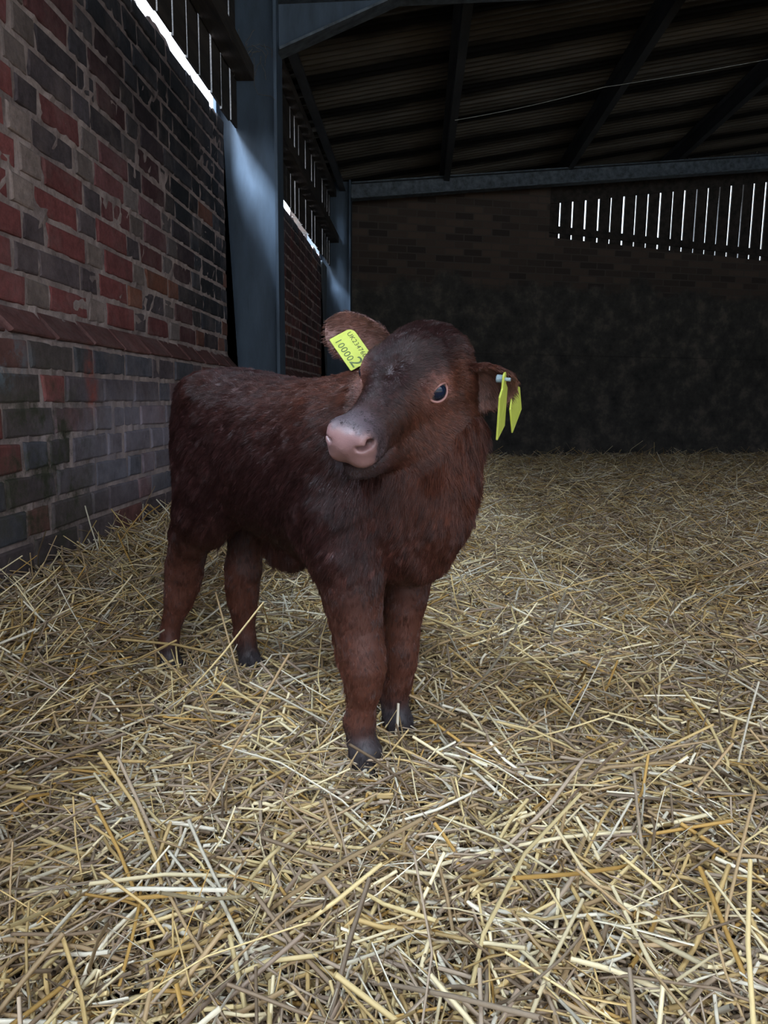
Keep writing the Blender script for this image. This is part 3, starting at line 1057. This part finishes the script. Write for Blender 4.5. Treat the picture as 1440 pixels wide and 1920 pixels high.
# ears: cupped leaves grown out of the head, part of the same skin
def ear(base, tip, face, length, half, curl, droop, nu=26, nv=21):
    """returns outer+inner shell; face is the way the hollow looks"""
    base = np.array(base); ax = np.array(tip) - base; ax /= np.linalg.norm(ax)
    n = np.array(face, float); n -= ax * (n @ ax); n /= np.linalg.norm(n)
    w = np.cross(n, ax)
    U = np.linspace(0, 1, nu); T = np.linspace(-1, 1, nv)
    prof = np.interp(U, [0, .12, .3, .55, .75, .88, .96, 1], [.42, .62, .92, 1.0, .92, .70, .40, .10])
    P = np.zeros((nu, nv, 3)); Nn = np.zeros((nu, nv, 3))
    for i, u_ in enumerate(U):
        th = curl * (1.15 - .75 * u_)
        R = half * prof[i] / max(np.sin(min(th, 1.5)), .25)
        c = base + ax * length * u_ + n * droop * u_ ** 2
        for j, t in enumerate(T):
            a = th * t
            P[i, j] = c + w * R * np.sin(a) + n * R * (1 - np.cos(a))
            Nn[i, j] = -(w * np.sin(a) - n * np.cos(a))
    thk = .0028 * (1 - .6 * np.abs(T)[None, :, None] ** 3) * (1 - .5 * U[:, None, None] ** 4)
    A = P + Nn * thk; Bk = P - Nn * thk
    V = np.concatenate([A.reshape(-1, 3), Bk.reshape(-1, 3)])
    ii = np.arange(nu * nv).reshape(nu, nv); q = []
    q.append(np.stack([ii[:-1, :-1], ii[1:, :-1], ii[1:, 1:], ii[:-1, 1:]], -1).reshape(-1, 4))
    q.append(q[0][:, ::-1] + nu * nv)
    m = nu * nv
    rim = [ii[:, 0], ii[-1, :], ii[::-1, -1], ii[0, ::-1]]
    for r in rim:
        q.append(np.stack([r[:-1], r[:-1] + m, r[1:] + m, r[1:]], -1))
    inner = np.zeros(len(V)); inner[:m] = 1
    return V, np.concatenate(q), inner, (base, ax, n, w, P)


EARS = {
    'right': ear(h2w((.016, -.058, -.016)), h2w((.016, -.058, -.016)) + np.array([-.098, .030, .044]), (.15, -1.0, -.15), .138, .040, 1.0, .004),
    'left': ear(h2w((.012, .062, -.010)), h2w((.012, .062, -.010)) + np.array([.095, .020, -.026]), (-.45, -1.0, -.55), .085, .041, 1.5, .024),
}
allv = [cw]; allq = [cq]; off = len(cw)
isin = [np.zeros(len(cw))]; isear = [np.zeros(len(cw))]
for kx in ('right', 'left'):
    V, Q, inn, _ = EARS[kx]
    allv.append(V); allq.append(Q + off); off += len(V); isin.append(inn); isear.append(np.ones(len(V)))

# eyelids: soft rims round the eye openings, part of the same skin
EYE_R = .0168
EYES = {}
for sd in (-1, 1):
    ec = np.array([.108, sd * .0590, .004])
    ax = np.array([.42, sd * 1.0, .10]); ax /= np.linalg.norm(ax)
    e1 = np.array([1.0, 0, 0]) - ax * ax[0]; e1 /= np.linalg.norm(e1)
    e2 = np.cross(ax, e1) * sd
    EYES[sd] = (ec, ax, e1, e2)
    NT_, NS = 40, 8
    Vl = []
    for i in range(NT_):
        a = 2 * math.pi * i / NT_
        rr = np.array([math.cos(a) * .0158, math.sin(a) * .0126])
        rr[1] += .0015 * math.cos(a)                                  # inner corner a touch lower
        c2 = e1 * rr[0] + e2 * rr[1]
        h = math.sqrt(max(EYE_R ** 2 - rr @ rr, 1e-6))
        c = ec + ax * (h + .0006) + c2
        out = c2 / np.linalg.norm(c2)
        tr = .0022 if math.sin(a) > 0 else .0019
        for jj in range(NS):
            b = 2 * math.pi * jj / NS
            Vl.append(c + (out * math.cos(b) + ax * math.sin(b)) * tr + out * .001)
    Vl = h2w(np.array(Vl)); Ql = []
    for i in range(NT_):
        for jj in range(NS):
            a0 = i * NS + jj; a1 = i * NS + (jj + 1) % NS
            b0 = ((i + 1) % NT_) * NS + jj; b1 = ((i + 1) % NT_) * NS + (jj + 1) % NS
            Ql.append((a0, b0, b1, a1))
    allv.append(Vl); allq.append(np.array(Ql) + off); off += len(Vl); isin.append(np.full(len(Vl), 2.0)); isear.append(np.zeros(len(Vl)))
AV = np.concatenate(allv); AQ = np.concatenate(allq); ISIN = np.concatenate(isin); ISEAR = np.concatenate(isear)
AN = vert_normals(AV, AQ)
# ---- what the hide looks like
hc = w2h(AV); bc_ = w2b(AV)
DARK = np.array([.027, .0095, .0090]); RED = np.array([.115, .035, .018]); PINK = np.array(srgb(142, 106, 104)[:3]); GREY = np.array(srgb(92, 78, 84)[:3])
EARC = np.array(srgb(120, 84, 76)[:3]); LID = np.array(srgb(156, 112, 106)[:3])


def in_head(h):
    """inside the tapering wedge of the head, so the neck and flank behind it stay out"""
    X = [-.08, .05, .12, .20, .30]
    return ((h[:, 0] > -.055) & (h[:, 0] < .31) & (h[:, 2] < .085) & (np.abs(h[:, 1]) < np.interp(h[:, 0], X, [.100, .100, .088, .060, .052]))
            & (h[:, 2] > np.interp(h[:, 0], X, [-.110, -.145, -.130, -.098, -.092])))


is_head = in_head(hc)


def sm(a, b, x):
    t = np.clip((x - a) / (b - a), 0, 1)
    return t * t * (3 - 2 * t)


def hide_colour(P):
    """coat colour: plum-brown, redder throat, red light through cheek and leg hair painted in"""
    h = w2h(P); b = w2b(P)
    face = np.exp(-(((h[:, 0] - .10) / .10) ** 2 + (h[:, 2] / .10) ** 2)) * sm(.020, .050, np.abs(h[:, 1])) * sm(.045, .015, h[:, 2])
    low = sm(.42, .18, b[:, 2]) * .55 * sm(.02, .10, b[:, 2])
    thr = np.exp(-(np.linalg.norm((P - np.array([.05, 1.13, .46])) / [.12, .2, .12], axis=1)) ** 2) * .5
    f = np.clip(.75 * face + low + thr, 0, 1)[:, None]
    c = DARK * (1 - f) + RED * f
    return c


hcol = hide_colour(AV)
# muzzle: bare pink nose leather round the nostrils and upper lip, grey-brown behind it
mz = sm(.250, .264, hc[:, 0] - .12 * np.abs(hc[:, 2] + .010) + .004 * wobble(hc[:, 0] * 150, hc[:, 1] * 150, hc[:, 2] * 150) + .18 * np.maximum(0, -.024 - hc[:, 2])) * sm(-.053, -.048, hc[:, 2]) * sm(.019, .007, hc[:, 2] + .002 * wobble(hc[:, 0] * 150, hc[:, 1] * 150, hc[:, 2] * 150)) * is_head
grey_m = sm(.205, .240, hc[:, 0]) * sm(-.060, -.045, hc[:, 2]) * is_head * .75
hcol = hcol * (1 - grey_m[:, None]) + GREY * .9 * grey_m[:, None]
hcol = hcol * (1 - mz[:, None]) + PINK * (.9 + .12 * wobble(hc[:, 0] * 60, hc[:, 1] * 60, hc[:, 2] * 60))[:, None] * mz[:, None]
nost = np.zeros(len(AV)); eye_d = np.full(len(AV), 1.0)
for sd in (-1, 1):
    nost = np.maximum(nost, np.exp(-(np.linalg.norm((hc - [.264, sd * .0290, -.003]) / [.012, .0075, .0055], axis=1)) ** 2))
    eye_d = np.minimum(eye_d, np.linalg.norm((hc - EYES[sd][0] - EYES[sd][1] * .012) / [1.25, 1, 1], axis=1))
hcol = hcol * (1 - .92 * nost[:, None]) + np.array([.03, .008, .008]) * .92 * nost[:, None]
ring = (np.exp(-((eye_d - .012) / .012) ** 2) * is_head * .8)[:, None]
hcol = hcol * (1 - ring) + np.array(srgb(150, 104, 92)[:3]) * ring
hcol[ISIN == 2] = LID
hoofz = sm(.095, .045, bc_[:, 2])[:, None]
hcol = hcol * (1 - hoofz) + np.array(srgb(52, 46, 48)[:3]) * hoofz
inn = (ISIN == 1)
hcol[inn] = EARC * (.8 + .3 * np.random.default_rng(1).random((inn.sum(), 1)))

kb = NT('calf_hide')
at = kb.n('ShaderNodeAttribute', attribute_name='Col'); kb.l(at, 'Color', kb.b, 'Base Color')
nzb = kb.noise(420, 3, .6); kb.bump(nzb, 0, .25, .0012)
M_hide = kb.done(.48, .4)
mrr = kb.n('ShaderNodeMapRange'); kb.l(at, 'Alpha', mrr, 0)              # the nose leather is damp
mrr.inputs[3].default_value = .55; mrr.inputs[4].default_value = .36
kb.l(mrr, 0, kb.b, 'Roughness')
body_me = mesh_np('body', AV, AQ, [M_hide], hcol, smooth=True)
_a4 = np.ones((len(AV), 4), np.float32); _a4[:, :3] = hcol; _a4[:, 3] = np.clip(mz, 0, 1)
body_me.color_attributes['Col'].data.foreach_set('color', _a4.ravel())
body = link('body', body_me, calf)

# ---- eyes
ke = NT('dark_eye')
tce = ke.n('ShaderNodeTexCoord'); sx = ke.n('ShaderNodeSeparateXYZ'); ke.l(tce, 'Object', sx, 0)
rz = ke.ramp(sx, 2, [(.0, srgb(214, 190, 182)), (.0070, srgb(214, 190, 182)), (.0080, srgb(24, 20, 24)), (.0110, srgb(20, 26, 38)), (.0140, srgb(16, 26, 46)), (1.0, srgb(22, 34, 58))])
ke.l(rz, 0, ke.b, 'Base Color')
M_eye = ke.done(.04, .4)
for sd in (-1, 1):
    ec, ax, e1, e2 = EYES[sd]
    bm = bmesh.new(); bmesh.ops.create_uvsphere(bm, u_segments=40, v_segments=24, radius=EYE_R * HEAD_S)
    me = bpy.data.meshes.new('eye'); bm.to_mesh(me); bm.free(); me.materials.append(M_eye)
    for p in me.polygons: p.use_smooth = True
    o = link('eye', me)
    X = HEAD_R @ e1; Z = HEAD_R @ ax; Yv = np.cross(Z, X); c = h2w(ec)
    mw = Matrix(((X[0], Yv[0], Z[0], c[0]), (X[1], Yv[1], Z[1], c[1]), (X[2], Yv[2], Z[2], c[2]), (0, 0, 0, 1)))
    o.parent = calf; o.matrix_parent_inverse = calf.matrix_basis.inverted()
    o.matrix_basis = mw
    o['label'] = 'dark glossy eye'

# ---- hooves: two claws each
M_hoof = mottled('hoof_horn', srgb(34, 30, 32), srgb(66, 58, 56), scale=40, rough=.5, spec=.4, stretch=(1, 1, 3))
for leg in (RF_LEG, LF_LEG, RH_LEG, LH_LEG):
    a, l0 = leg[0][0], leg[0][1]
    V, Fq = [], []
    for sd in (-1, 1):
        base = len(V); NA, NZ = 16, 7
        for iz in range(NZ):
            s = iz / (NZ - 1); z = -.006 + .044 * s
            for ia in range(NA):
                th = 2 * math.pi * ia / NA
                fx = math.cos(th); fy = math.sin(th)
                r_f = (.036 if fx > 0 else .024) * (1 - .36 * s); r_l = .0150 * (1 - .12 * s)
                V.append(b2w(np.array([a + fx * r_f + .004 - .012 * s, l0 + sd * .0135 + fy * r_l - sd * .004 * max(fx, 0), z])))
        for iz in range(NZ - 1):
            for ia in range(NA):
                p = base + iz * NA + ia; q_ = base + iz * NA + (ia + 1) % NA
                Fq.append((p, q_, q_ + NA, p + NA))
        for top in (0, NZ - 1):
            ring_ = [base + top * NA + i for i in range(NA)]
            for i in range(1, NA // 2):
                Fq.append((ring_[i - 1], ring_[i], ring_[NA - 1 - i], ring_[(NA - i) % NA]))
    o = link('hoof', mesh_np('hoof', np.array(V), np.array(Fq), [M_hoof], smooth=True), calf)
    o['label'] = 'dark cloven hoof'

# ---- coat of hair: strands combed over the hide
def grow_fur(n_total, seed):
    g = np.random.default_rng(seed)
    tri = np.concatenate([AQ[:, [0, 1, 2]], AQ[:, [0, 2, 3]]])
    p0, p1, p2 = AV[tri[:, 0]], AV[tri[:, 1]], AV[tri[:, 2]]
    area = np.linalg.norm(np.cross(p1 - p0, p2 - p0), axis=1) / 2
    cen = (p0 + p1 + p2) / 3
    hcn = w2h(cen); bcn = w2b(cen)
    nf = AN[tri[:, 0]]
    headm = in_head(hcn)
    mzt = mz[tri].mean(1); lid = (ISIN[tri] == 2).any(1); earin = (ISIN[tri] == 1).all(1); eart = ISEAR[tri].all(1)
    toward = ((np.array([0, 0, CAM_H]) - cen) * nf).sum(1) > -.12
    w = area * np.where(toward, 1.0, .35)
    w = w * np.where(headm, 2.0, 1.0) * np.where(earin, .55, np.where(eart, 1.3, 1.0))
    w = w * (1 - mzt) ** 3 * np.where(lid, 0, 1) * np.where(bcn[:, 2] < .022, 0, 1)
    w = w * sm(.010, .022, np.minimum(eye_d[tri].min(1), 1))
    w = np.where((nost[tri].max(1) > .2), 0, w)
    w /= w.sum()
    fi = g.choice(len(tri), n_total, p=w)
    r1 = np.sqrt(g.random(n_total)); r2 = g.random(n_total)
    b0, b1, b2 = (1 - r1)[:, None], (r1 * (1 - r2))[:, None], (r1 * r2)[:, None]
    P = p0[fi] * b0 + p1[fi] * b1 + p2[fi] * b2
    N = AN[tri[fi, 0]] * b0 + AN[tri[fi, 1]] * b1 + AN[tri[fi, 2]] * b2
    N /= np.linalg.norm(N, axis=1, keepdims=True) + 1e-9
    h = w2h(P); b = w2b(P)
    hd = headm[fi]; er = eart[fi]; ei = earin[fi]
    # comb: body back and down, legs down, neck down, face out from the whorl between the eyes
    A = B_A; Dn = np.array([0, 0, -1.0])
    comb = -A[None] * .75 + Dn[None] * np.clip(.35 + (.62 - b[:, 2]) * 2.0, .2, 1.6)[:, None]
    legm = sm(.40, .30, b[:, 2])[:, None]
    comb = comb * (1 - legm) + (Dn - A * .1) * legm
    neckm = (sm(.20, .34, b[:, 0]) * sm(.38, .50, b[:, 2]))[:, None]
    comb = comb * (1 - neckm) + (Dn * 1.0 - A * .25) * neckm
    wh = np.array([.125, 0, .03])
    rad = (h - wh) * [1, 1, 1]
    rad = rad / (np.linalg.norm(rad, axis=1, keepdims=True) + .02)
    hh = rad * 1.0 + np.array([-.45, 0, -.25])
    hh = np.where((h[:, 0] > .15)[:, None], rad * .5 + np.array([-.55, 0, -.45]), hh)
    hw = hh @ HEAD_R.T
    comb = np.where(hd[:, None], hw, comb)
    for kx, (Ve, Qe, ie, (eb, eax, en, ew, Pe)) in EARS.items():
        mm = er & (np.linalg.norm(P - (eb + eax * .05), axis=1) < .11)
        comb = np.where(mm[:, None], eax * .8 + en * np.where(ei, .5, .0)[:, None] + Dn * .3, comb)
    f1 = np.stack([wobble(P[:, 0], P[:, 1], P[:, 2], 34, s) for s in (0.1, 2.2, 4.4)], 1)
    f2 = np.stack([wobble(P[:, 0], P[:, 1], P[:, 2], 95, s) for s in (1.1, 3.2, 5.4)], 1)
    top = (sm(.055, -.01, h[:, 0]) * sm(.0, .035, h[:, 2]) * hd)[:, None]
    shag = np.where(hd, .32, .36)[:, None] * (1 - legm * .5) + top * .6
    comb = comb / (np.linalg.norm(comb, axis=1, keepdims=True) + 1e-9)
    comb = comb + f1 * shag * .9 + f2 * shag * .8 + g.normal(0, .14, P.shape)
    tan = comb - N * (comb * N).sum(1, keepdims=True)
    tan /= np.linalg.norm(tan, axis=1, keepdims=True) + 1e-9
    L = np.where(hd, .0108, .0145)
    L = L * (1 - .50 * legm[:, 0] * (b[:, 2] < .34)) + .012 * neckm[:, 0] * (1 - hd)
    L = np.where(hd, L * (1 - .62 * sm(.12, .24, h[:, 0])), L)
    L = L + top[:, 0] * .014
    jaw = sm(-.075, -.11, h[:, 2]) * hd
    L = L + jaw * .009
    L = np.where(er, np.where(ei, .011, .008), L)
    ed = np.min([np.linalg.norm(h - EYES[s][0] - EYES[s][1] * .012, axis=1) for s in (-1, 1)], 0)
    L = L * (.45 + .55 * sm(.018, .050, ed)) * .9
    feather = sm(.36, .30, b[:, 2]) * sm(.10, .16, b[:, 2]) * sm(.2, .8, -(N @ B_A)) * (b[:, 0] > .1)
    L = L + .010 * feather
    belly = sm(.36, .33, b[:, 2]) * sm(.25, .05, np.abs(b[:, 0] - .02)) * (np.abs(b[:, 1]) < .06)
    L = L + .012 * belly
    L = L * g.uniform(.55, 1.25, n_total)
    lift = (np.where(hd, .24, .29) - .08 * legm[:, 0] + .55 * top[:, 0] + .1 * jaw + .14 * neckm[:, 0])[:, None] + .12 * g.normal(size=(n_total, 1)) + .12 * f2[:, :1]
    lift = np.clip(lift, .10, .9)
    K = 5
    pts = np.zeros((n_total, K, 3), np.float32)
    d0 = tan * (1 - lift * .5) + N * lift * 1.3
    d0 /= np.linalg.norm(d0, axis=1, keepdims=True)
    curl = f1[:, ::-1] * .35 + f2[:, ::-1] * .35
    for i in range(K):
        u_ = i / (K - 1)
        dd = d0 * u_ + (tan * .35 + Dn * .18 + curl * np.where(hd, .3, .8)[:, None] - N * .25 * lift) * u_ ** 2
        pts[:, i] = P + dd * (L * .85)[:, None] - N * .0008
    # strands gather into damp tufts
    from mathutils.kdtree import KDTree
    ng = n_total // 22
    gi = g.choice(n_total, ng, replace=False)
    kd = KDTree(ng)
    for i_, k_ in enumerate(gi): kd.insert(P[k_], i_)
    kd.balance()
    near_ = np.fromiter((kd.find(p)[1] for p in P), np.int64, n_total)
    gu = gi[near_]
    amt = (np.where(hd, .35, .62) * g.uniform(.5, 1.0, n_total) * np.where(er, .5, 1.0))[:, None]
    for i in range(1, K):
        u_ = (i / (K - 1)) ** 1.3
        pts[:, i] += (pts[gu, i] - pts[:, i]) * amt * u_ * .8
    col = hide_colour(P)
    gm = (sm(.200, .245, h[:, 0]) * hd * .7)[:, None]
    col = col * (1 - gm) + GREY * .5 * gm
    rg = (np.exp(-((ed - .018) / .014) ** 2) * hd * .7)[:, None]
    col = col * (1 - rg) + np.array(srgb(150, 100, 90)[:3]) * rg
    col = np.where(ei[:, None], np.array(srgb(112, 74, 62)[:3]) * .9, col)
    hz = sm(.115, .060, b[:, 2])[:, None]
    col = col * (1 - hz) + np.array(srgb(50, 42, 44)[:3]) * hz
    col = col * np.exp(g.normal(0, .16, (n_total, 1)) + .22 * g.normal(size=n_total)[gu][:, None]) * (1 + .25 * f1[:, :1])
    gloss = .24 + .24 * hd * sm(-.13, -.05, h[:, 2]) + .12 * legm[:, 0]
    return pts, np.clip(col, .002, 1), gloss


FUR_N = 380000
fp, fc, fg = grow_fur(FUR_N, 77)
hcv = bpy.data.hair_curves.new('fur')
hcv.add_curves([fp.shape[1]] * FUR_N)
hcv.attributes['position'].data.foreach_set('vector', fp.reshape(-1).astype(np.float32))
ra = hcv.attributes.get('radius') or hcv.attributes.new('radius', 'FLOAT', 'POINT')
rad = np.tile(np.array([.00027, .00027, .00024, .00017, .00006], np.float32), FUR_N)
ra.data.foreach_set('value', rad)
ca = hcv.attributes.new('Col', 'FLOAT_COLOR', 'CURVE')
c4 = np.ones((FUR_N, 4), np.float32); c4[:, :3] = fc
ca.data.foreach_set('color', c4.ravel())
ga = hcv.attributes.new('gloss', 'FLOAT', 'CURVE'); ga.data.foreach_set('value', fg.astype(np.float32))
kf = NT('calf_hair')
atf = kf.n('ShaderNodeAttribute', attribute_name='Col'); kf.l(atf, 'Color', kf.b, 'Base Color')
M_fur = kf.done(.38, .4)
ash = kf.n('ShaderNodeAttribute', attribute_name='gloss'); kf.l(ash, 'Fac', kf.b, 'Specular IOR Level')
hcv.materials.append(M_fur)
fur = bpy.data.objects.new('fur', hcv)
COL.objects.link(fur); fur.parent = calf; fur.matrix_parent_inverse = calf.matrix_basis.inverted()
fur['label'] = 'shaggy red-brown coat'

# ---- yellow ear tags
kt = NT('yellow_tag_plastic')
nzt = kt.noise(60, 3, .6)
rt = kt.ramp(nzt, 0, [(.3, srgb(178, 186, 74)), (.7, srgb(194, 200, 92))])
kt.l(rt, 0, kt.b, 'Base Color')
M_tag = kt.done(.42, .45)
M_ink = mottled('faded_black_print', srgb(72, 88, 56), srgb(94, 108, 66), scale=200, rough=.6)
M_ink2 = mottled('black_print', srgb(58, 62, 40), srgb(80, 84, 52), scale=200, rough=.6)
M_stud = mottled('grey_stud_plastic', srgb(120, 140, 150), srgb(160, 178, 186), scale=90, rough=.35, spec=.5)


def rounded(w, h, r, n=6):
    """outline of a rounded rectangle, r = radii of the corners (0,0) (w,0) (w,h) (0,h)"""
    out = []
    for (cx, cy, sx, sy, a0), rr in zip(((0, 0, 1, 1, math.pi), (w, 0, -1, 1, 1.5 * math.pi), (w, h, -1, -1, 0), (0, h, 1, -1, .5 * math.pi)), r):
        for i in range(n + 1):
            a = a0 + .5 * math.pi * i / n
            out.append((cx + sx * rr + rr * math.cos(a), cy + sy * rr + rr * math.sin(a)))
    return out


def plate(poly, O, d1, d2, thick, name, mat, parent):
    n = np.cross(d1, d2); n /= np.linalg.norm(n)
    m = MB()
    m.prism([tuple(O + d1 * a + d2 * b - n * thick / 2) for a, b in poly], tuple(n * thick))
    o = m.build(name, mat, parent)
    bv_ = o.modifiers.new('soft_edge', 'BEVEL'); bv_.width = thick * .3; bv_.segments = 2; bv_.limit_method = 'ANGLE'
    return o, n


def lettering(txt, size, centre, O, d1, d2, n, mat, parent, name, thick):
    cu = bpy.data.curves.new('txt', 'FONT'); cu.body = txt; cu.size = size
    cu.align_x = 'CENTER'; cu.align_y = 'CENTER'; cu.extrude = .00012; cu.space_character = 1.08
    tmp = bpy.data.objects.new('txt', cu); COL.objects.link(tmp)
    bpy.context.view_layer.update()
    me = bpy.data.meshes.new_from_object(tmp.evaluated_get(bpy.context.evaluated_depsgraph_get()))
    bpy.data.objects.remove(tmp); bpy.data.curves.remove(cu)
    P = O + d1 * centre[0] + d2 * centre[1] + n * (thick / 2 + .0002)
    M = Matrix(((d1[0], d2[0], n[0], P[0]), (d1[1], d2[1], n[1], P[1]), (d1[2], d2[2], n[2], P[2]), (0, 0, 0, 1)))
    me.transform(M); me.materials.clear(); me.materials.append(mat); me.name = name
    return link(name, me, parent)


def unit(v): return v / np.linalg.norm(v)


# right ear: broad face to the camera, numbered
O = np.array([-.1500, 1.2428, .7129]); E1 = np.array([-.1123, 1.2236, .6619]) - O; E2 = np.array([-.1163, 1.2551, .7303]) - O
TW, TH_ = np.linalg.norm(E1), np.linalg.norm(E2)
d1 = unit(E1); d2 = unit(E2 - d1 * (E2 @ d1)); TH_ = .0445
tg, n = plate(rounded(TW, TH_, (.002, .002, .016, .012)), O, d1, d2, .0016, 'ear_tag', M_tag, calf)
tg['label'] = 'broad yellow tag with black numbers in the upright ear'
lettering('10000', .0165, (TW * .43, TH_ * .24), O, d1, d2, n, M_ink, tg, 'lettering', .0016)
lettering('2', .030, (TW * .86, TH_ * .34), O, d1, d2, n, M_ink, tg, 'lettering', .0016)
lettering('UK234760', .0112, (TW * .47, TH_ * .76), O, d1, d2, n, M_ink2, tg, 'lettering', .0016)
MB().tube([tuple(O + d1 * TW * .42 + d2 * (TH_ - .004) - n * .014), tuple(O + d1 * TW * .42 + d2 * (TH_ - .004) - n * .0005)], .0035, 16).build('pin', M_stud, tg, smooth=False)

# left ear: two plates seen edge-on, one in the hollow, one behind the ear
A0 = np.array([0.1194, 1.1675, 0.5560]); A1 = np.array([0.1192, 1.1410, 0.6276]); A2 = np.array([0.1354, 1.2148, 0.5757])
d2 = unit(A1 - A0); w_ = A2 - A0; d1 = unit(w_ - d2 * (w_ @ d2)); wA, hA = float(w_ @ d1), float(np.linalg.norm(A1 - A0))
poly = [(0, .001), (.001, 0), (wA, 0.004), (wA, hA - .008), (wA * .72, hA + .004), (wA * .66, hA + .020), (wA * .58, hA + .024), (wA * .42, hA + .024), (wA * .34, hA + .020), (wA * .28, hA + .002), (0, hA - .006)]
ta, n = plate(poly, A0, d1, d2, .0030, 'ear_tag', M_tag, calf)
ta['label'] = 'yellow tag hanging edge-on inside the drooping ear'
sc = A0 + d1 * wA * .5 + d2 * (hA + .014)
sgn = -1 if n[0] > 0 else 1
MB().tube([tuple(sc + n * sgn * .0012), tuple(sc + n * sgn * .0108), tuple(sc + n * sgn * .0118)], [.0062, .0062, .0052], 20).build('stud', M_stud, ta)
MB().tube([tuple(sc - n * sgn * .010), tuple(sc)], .0028, 12).build('pin', M_stud, ta)
B0 = np.array([0.1490, 1.2189, 0.5654]); B1 = np.array([0.1416, 1.1960, 0.6032]); B2 = np.array([0.1692, 1.2711, 0.6024])
d2 = unit(B1 - B0); w_ = B2 - B0; d1 = unit(w_ - d2 * (w_ @ d2)); wB, hB = float(w_ @ d1), float(np.linalg.norm(B1 - B0))
tb, n = plate([(0, 0), (wB, 0.002), (wB, hB), (wB * .7, hB + .016), (wB * .3, hB + .016), (0, hB)], B0, d1, d2, .0026, 'ear_tag', M_tag, calf)
tb['label'] = 'yellow tag hanging behind the drooping ear'
bc2 = B0 + d1 * wB * .5 + d2 * (hB + .010)
tip_l = EARS['left'][3][0] + EARS['left'][3][1] * .062
MB().tube([tuple(bc2), tuple(bc2 + (tip_l - bc2) * .95)], .0026, 12).build('pin', M_stud, tb)
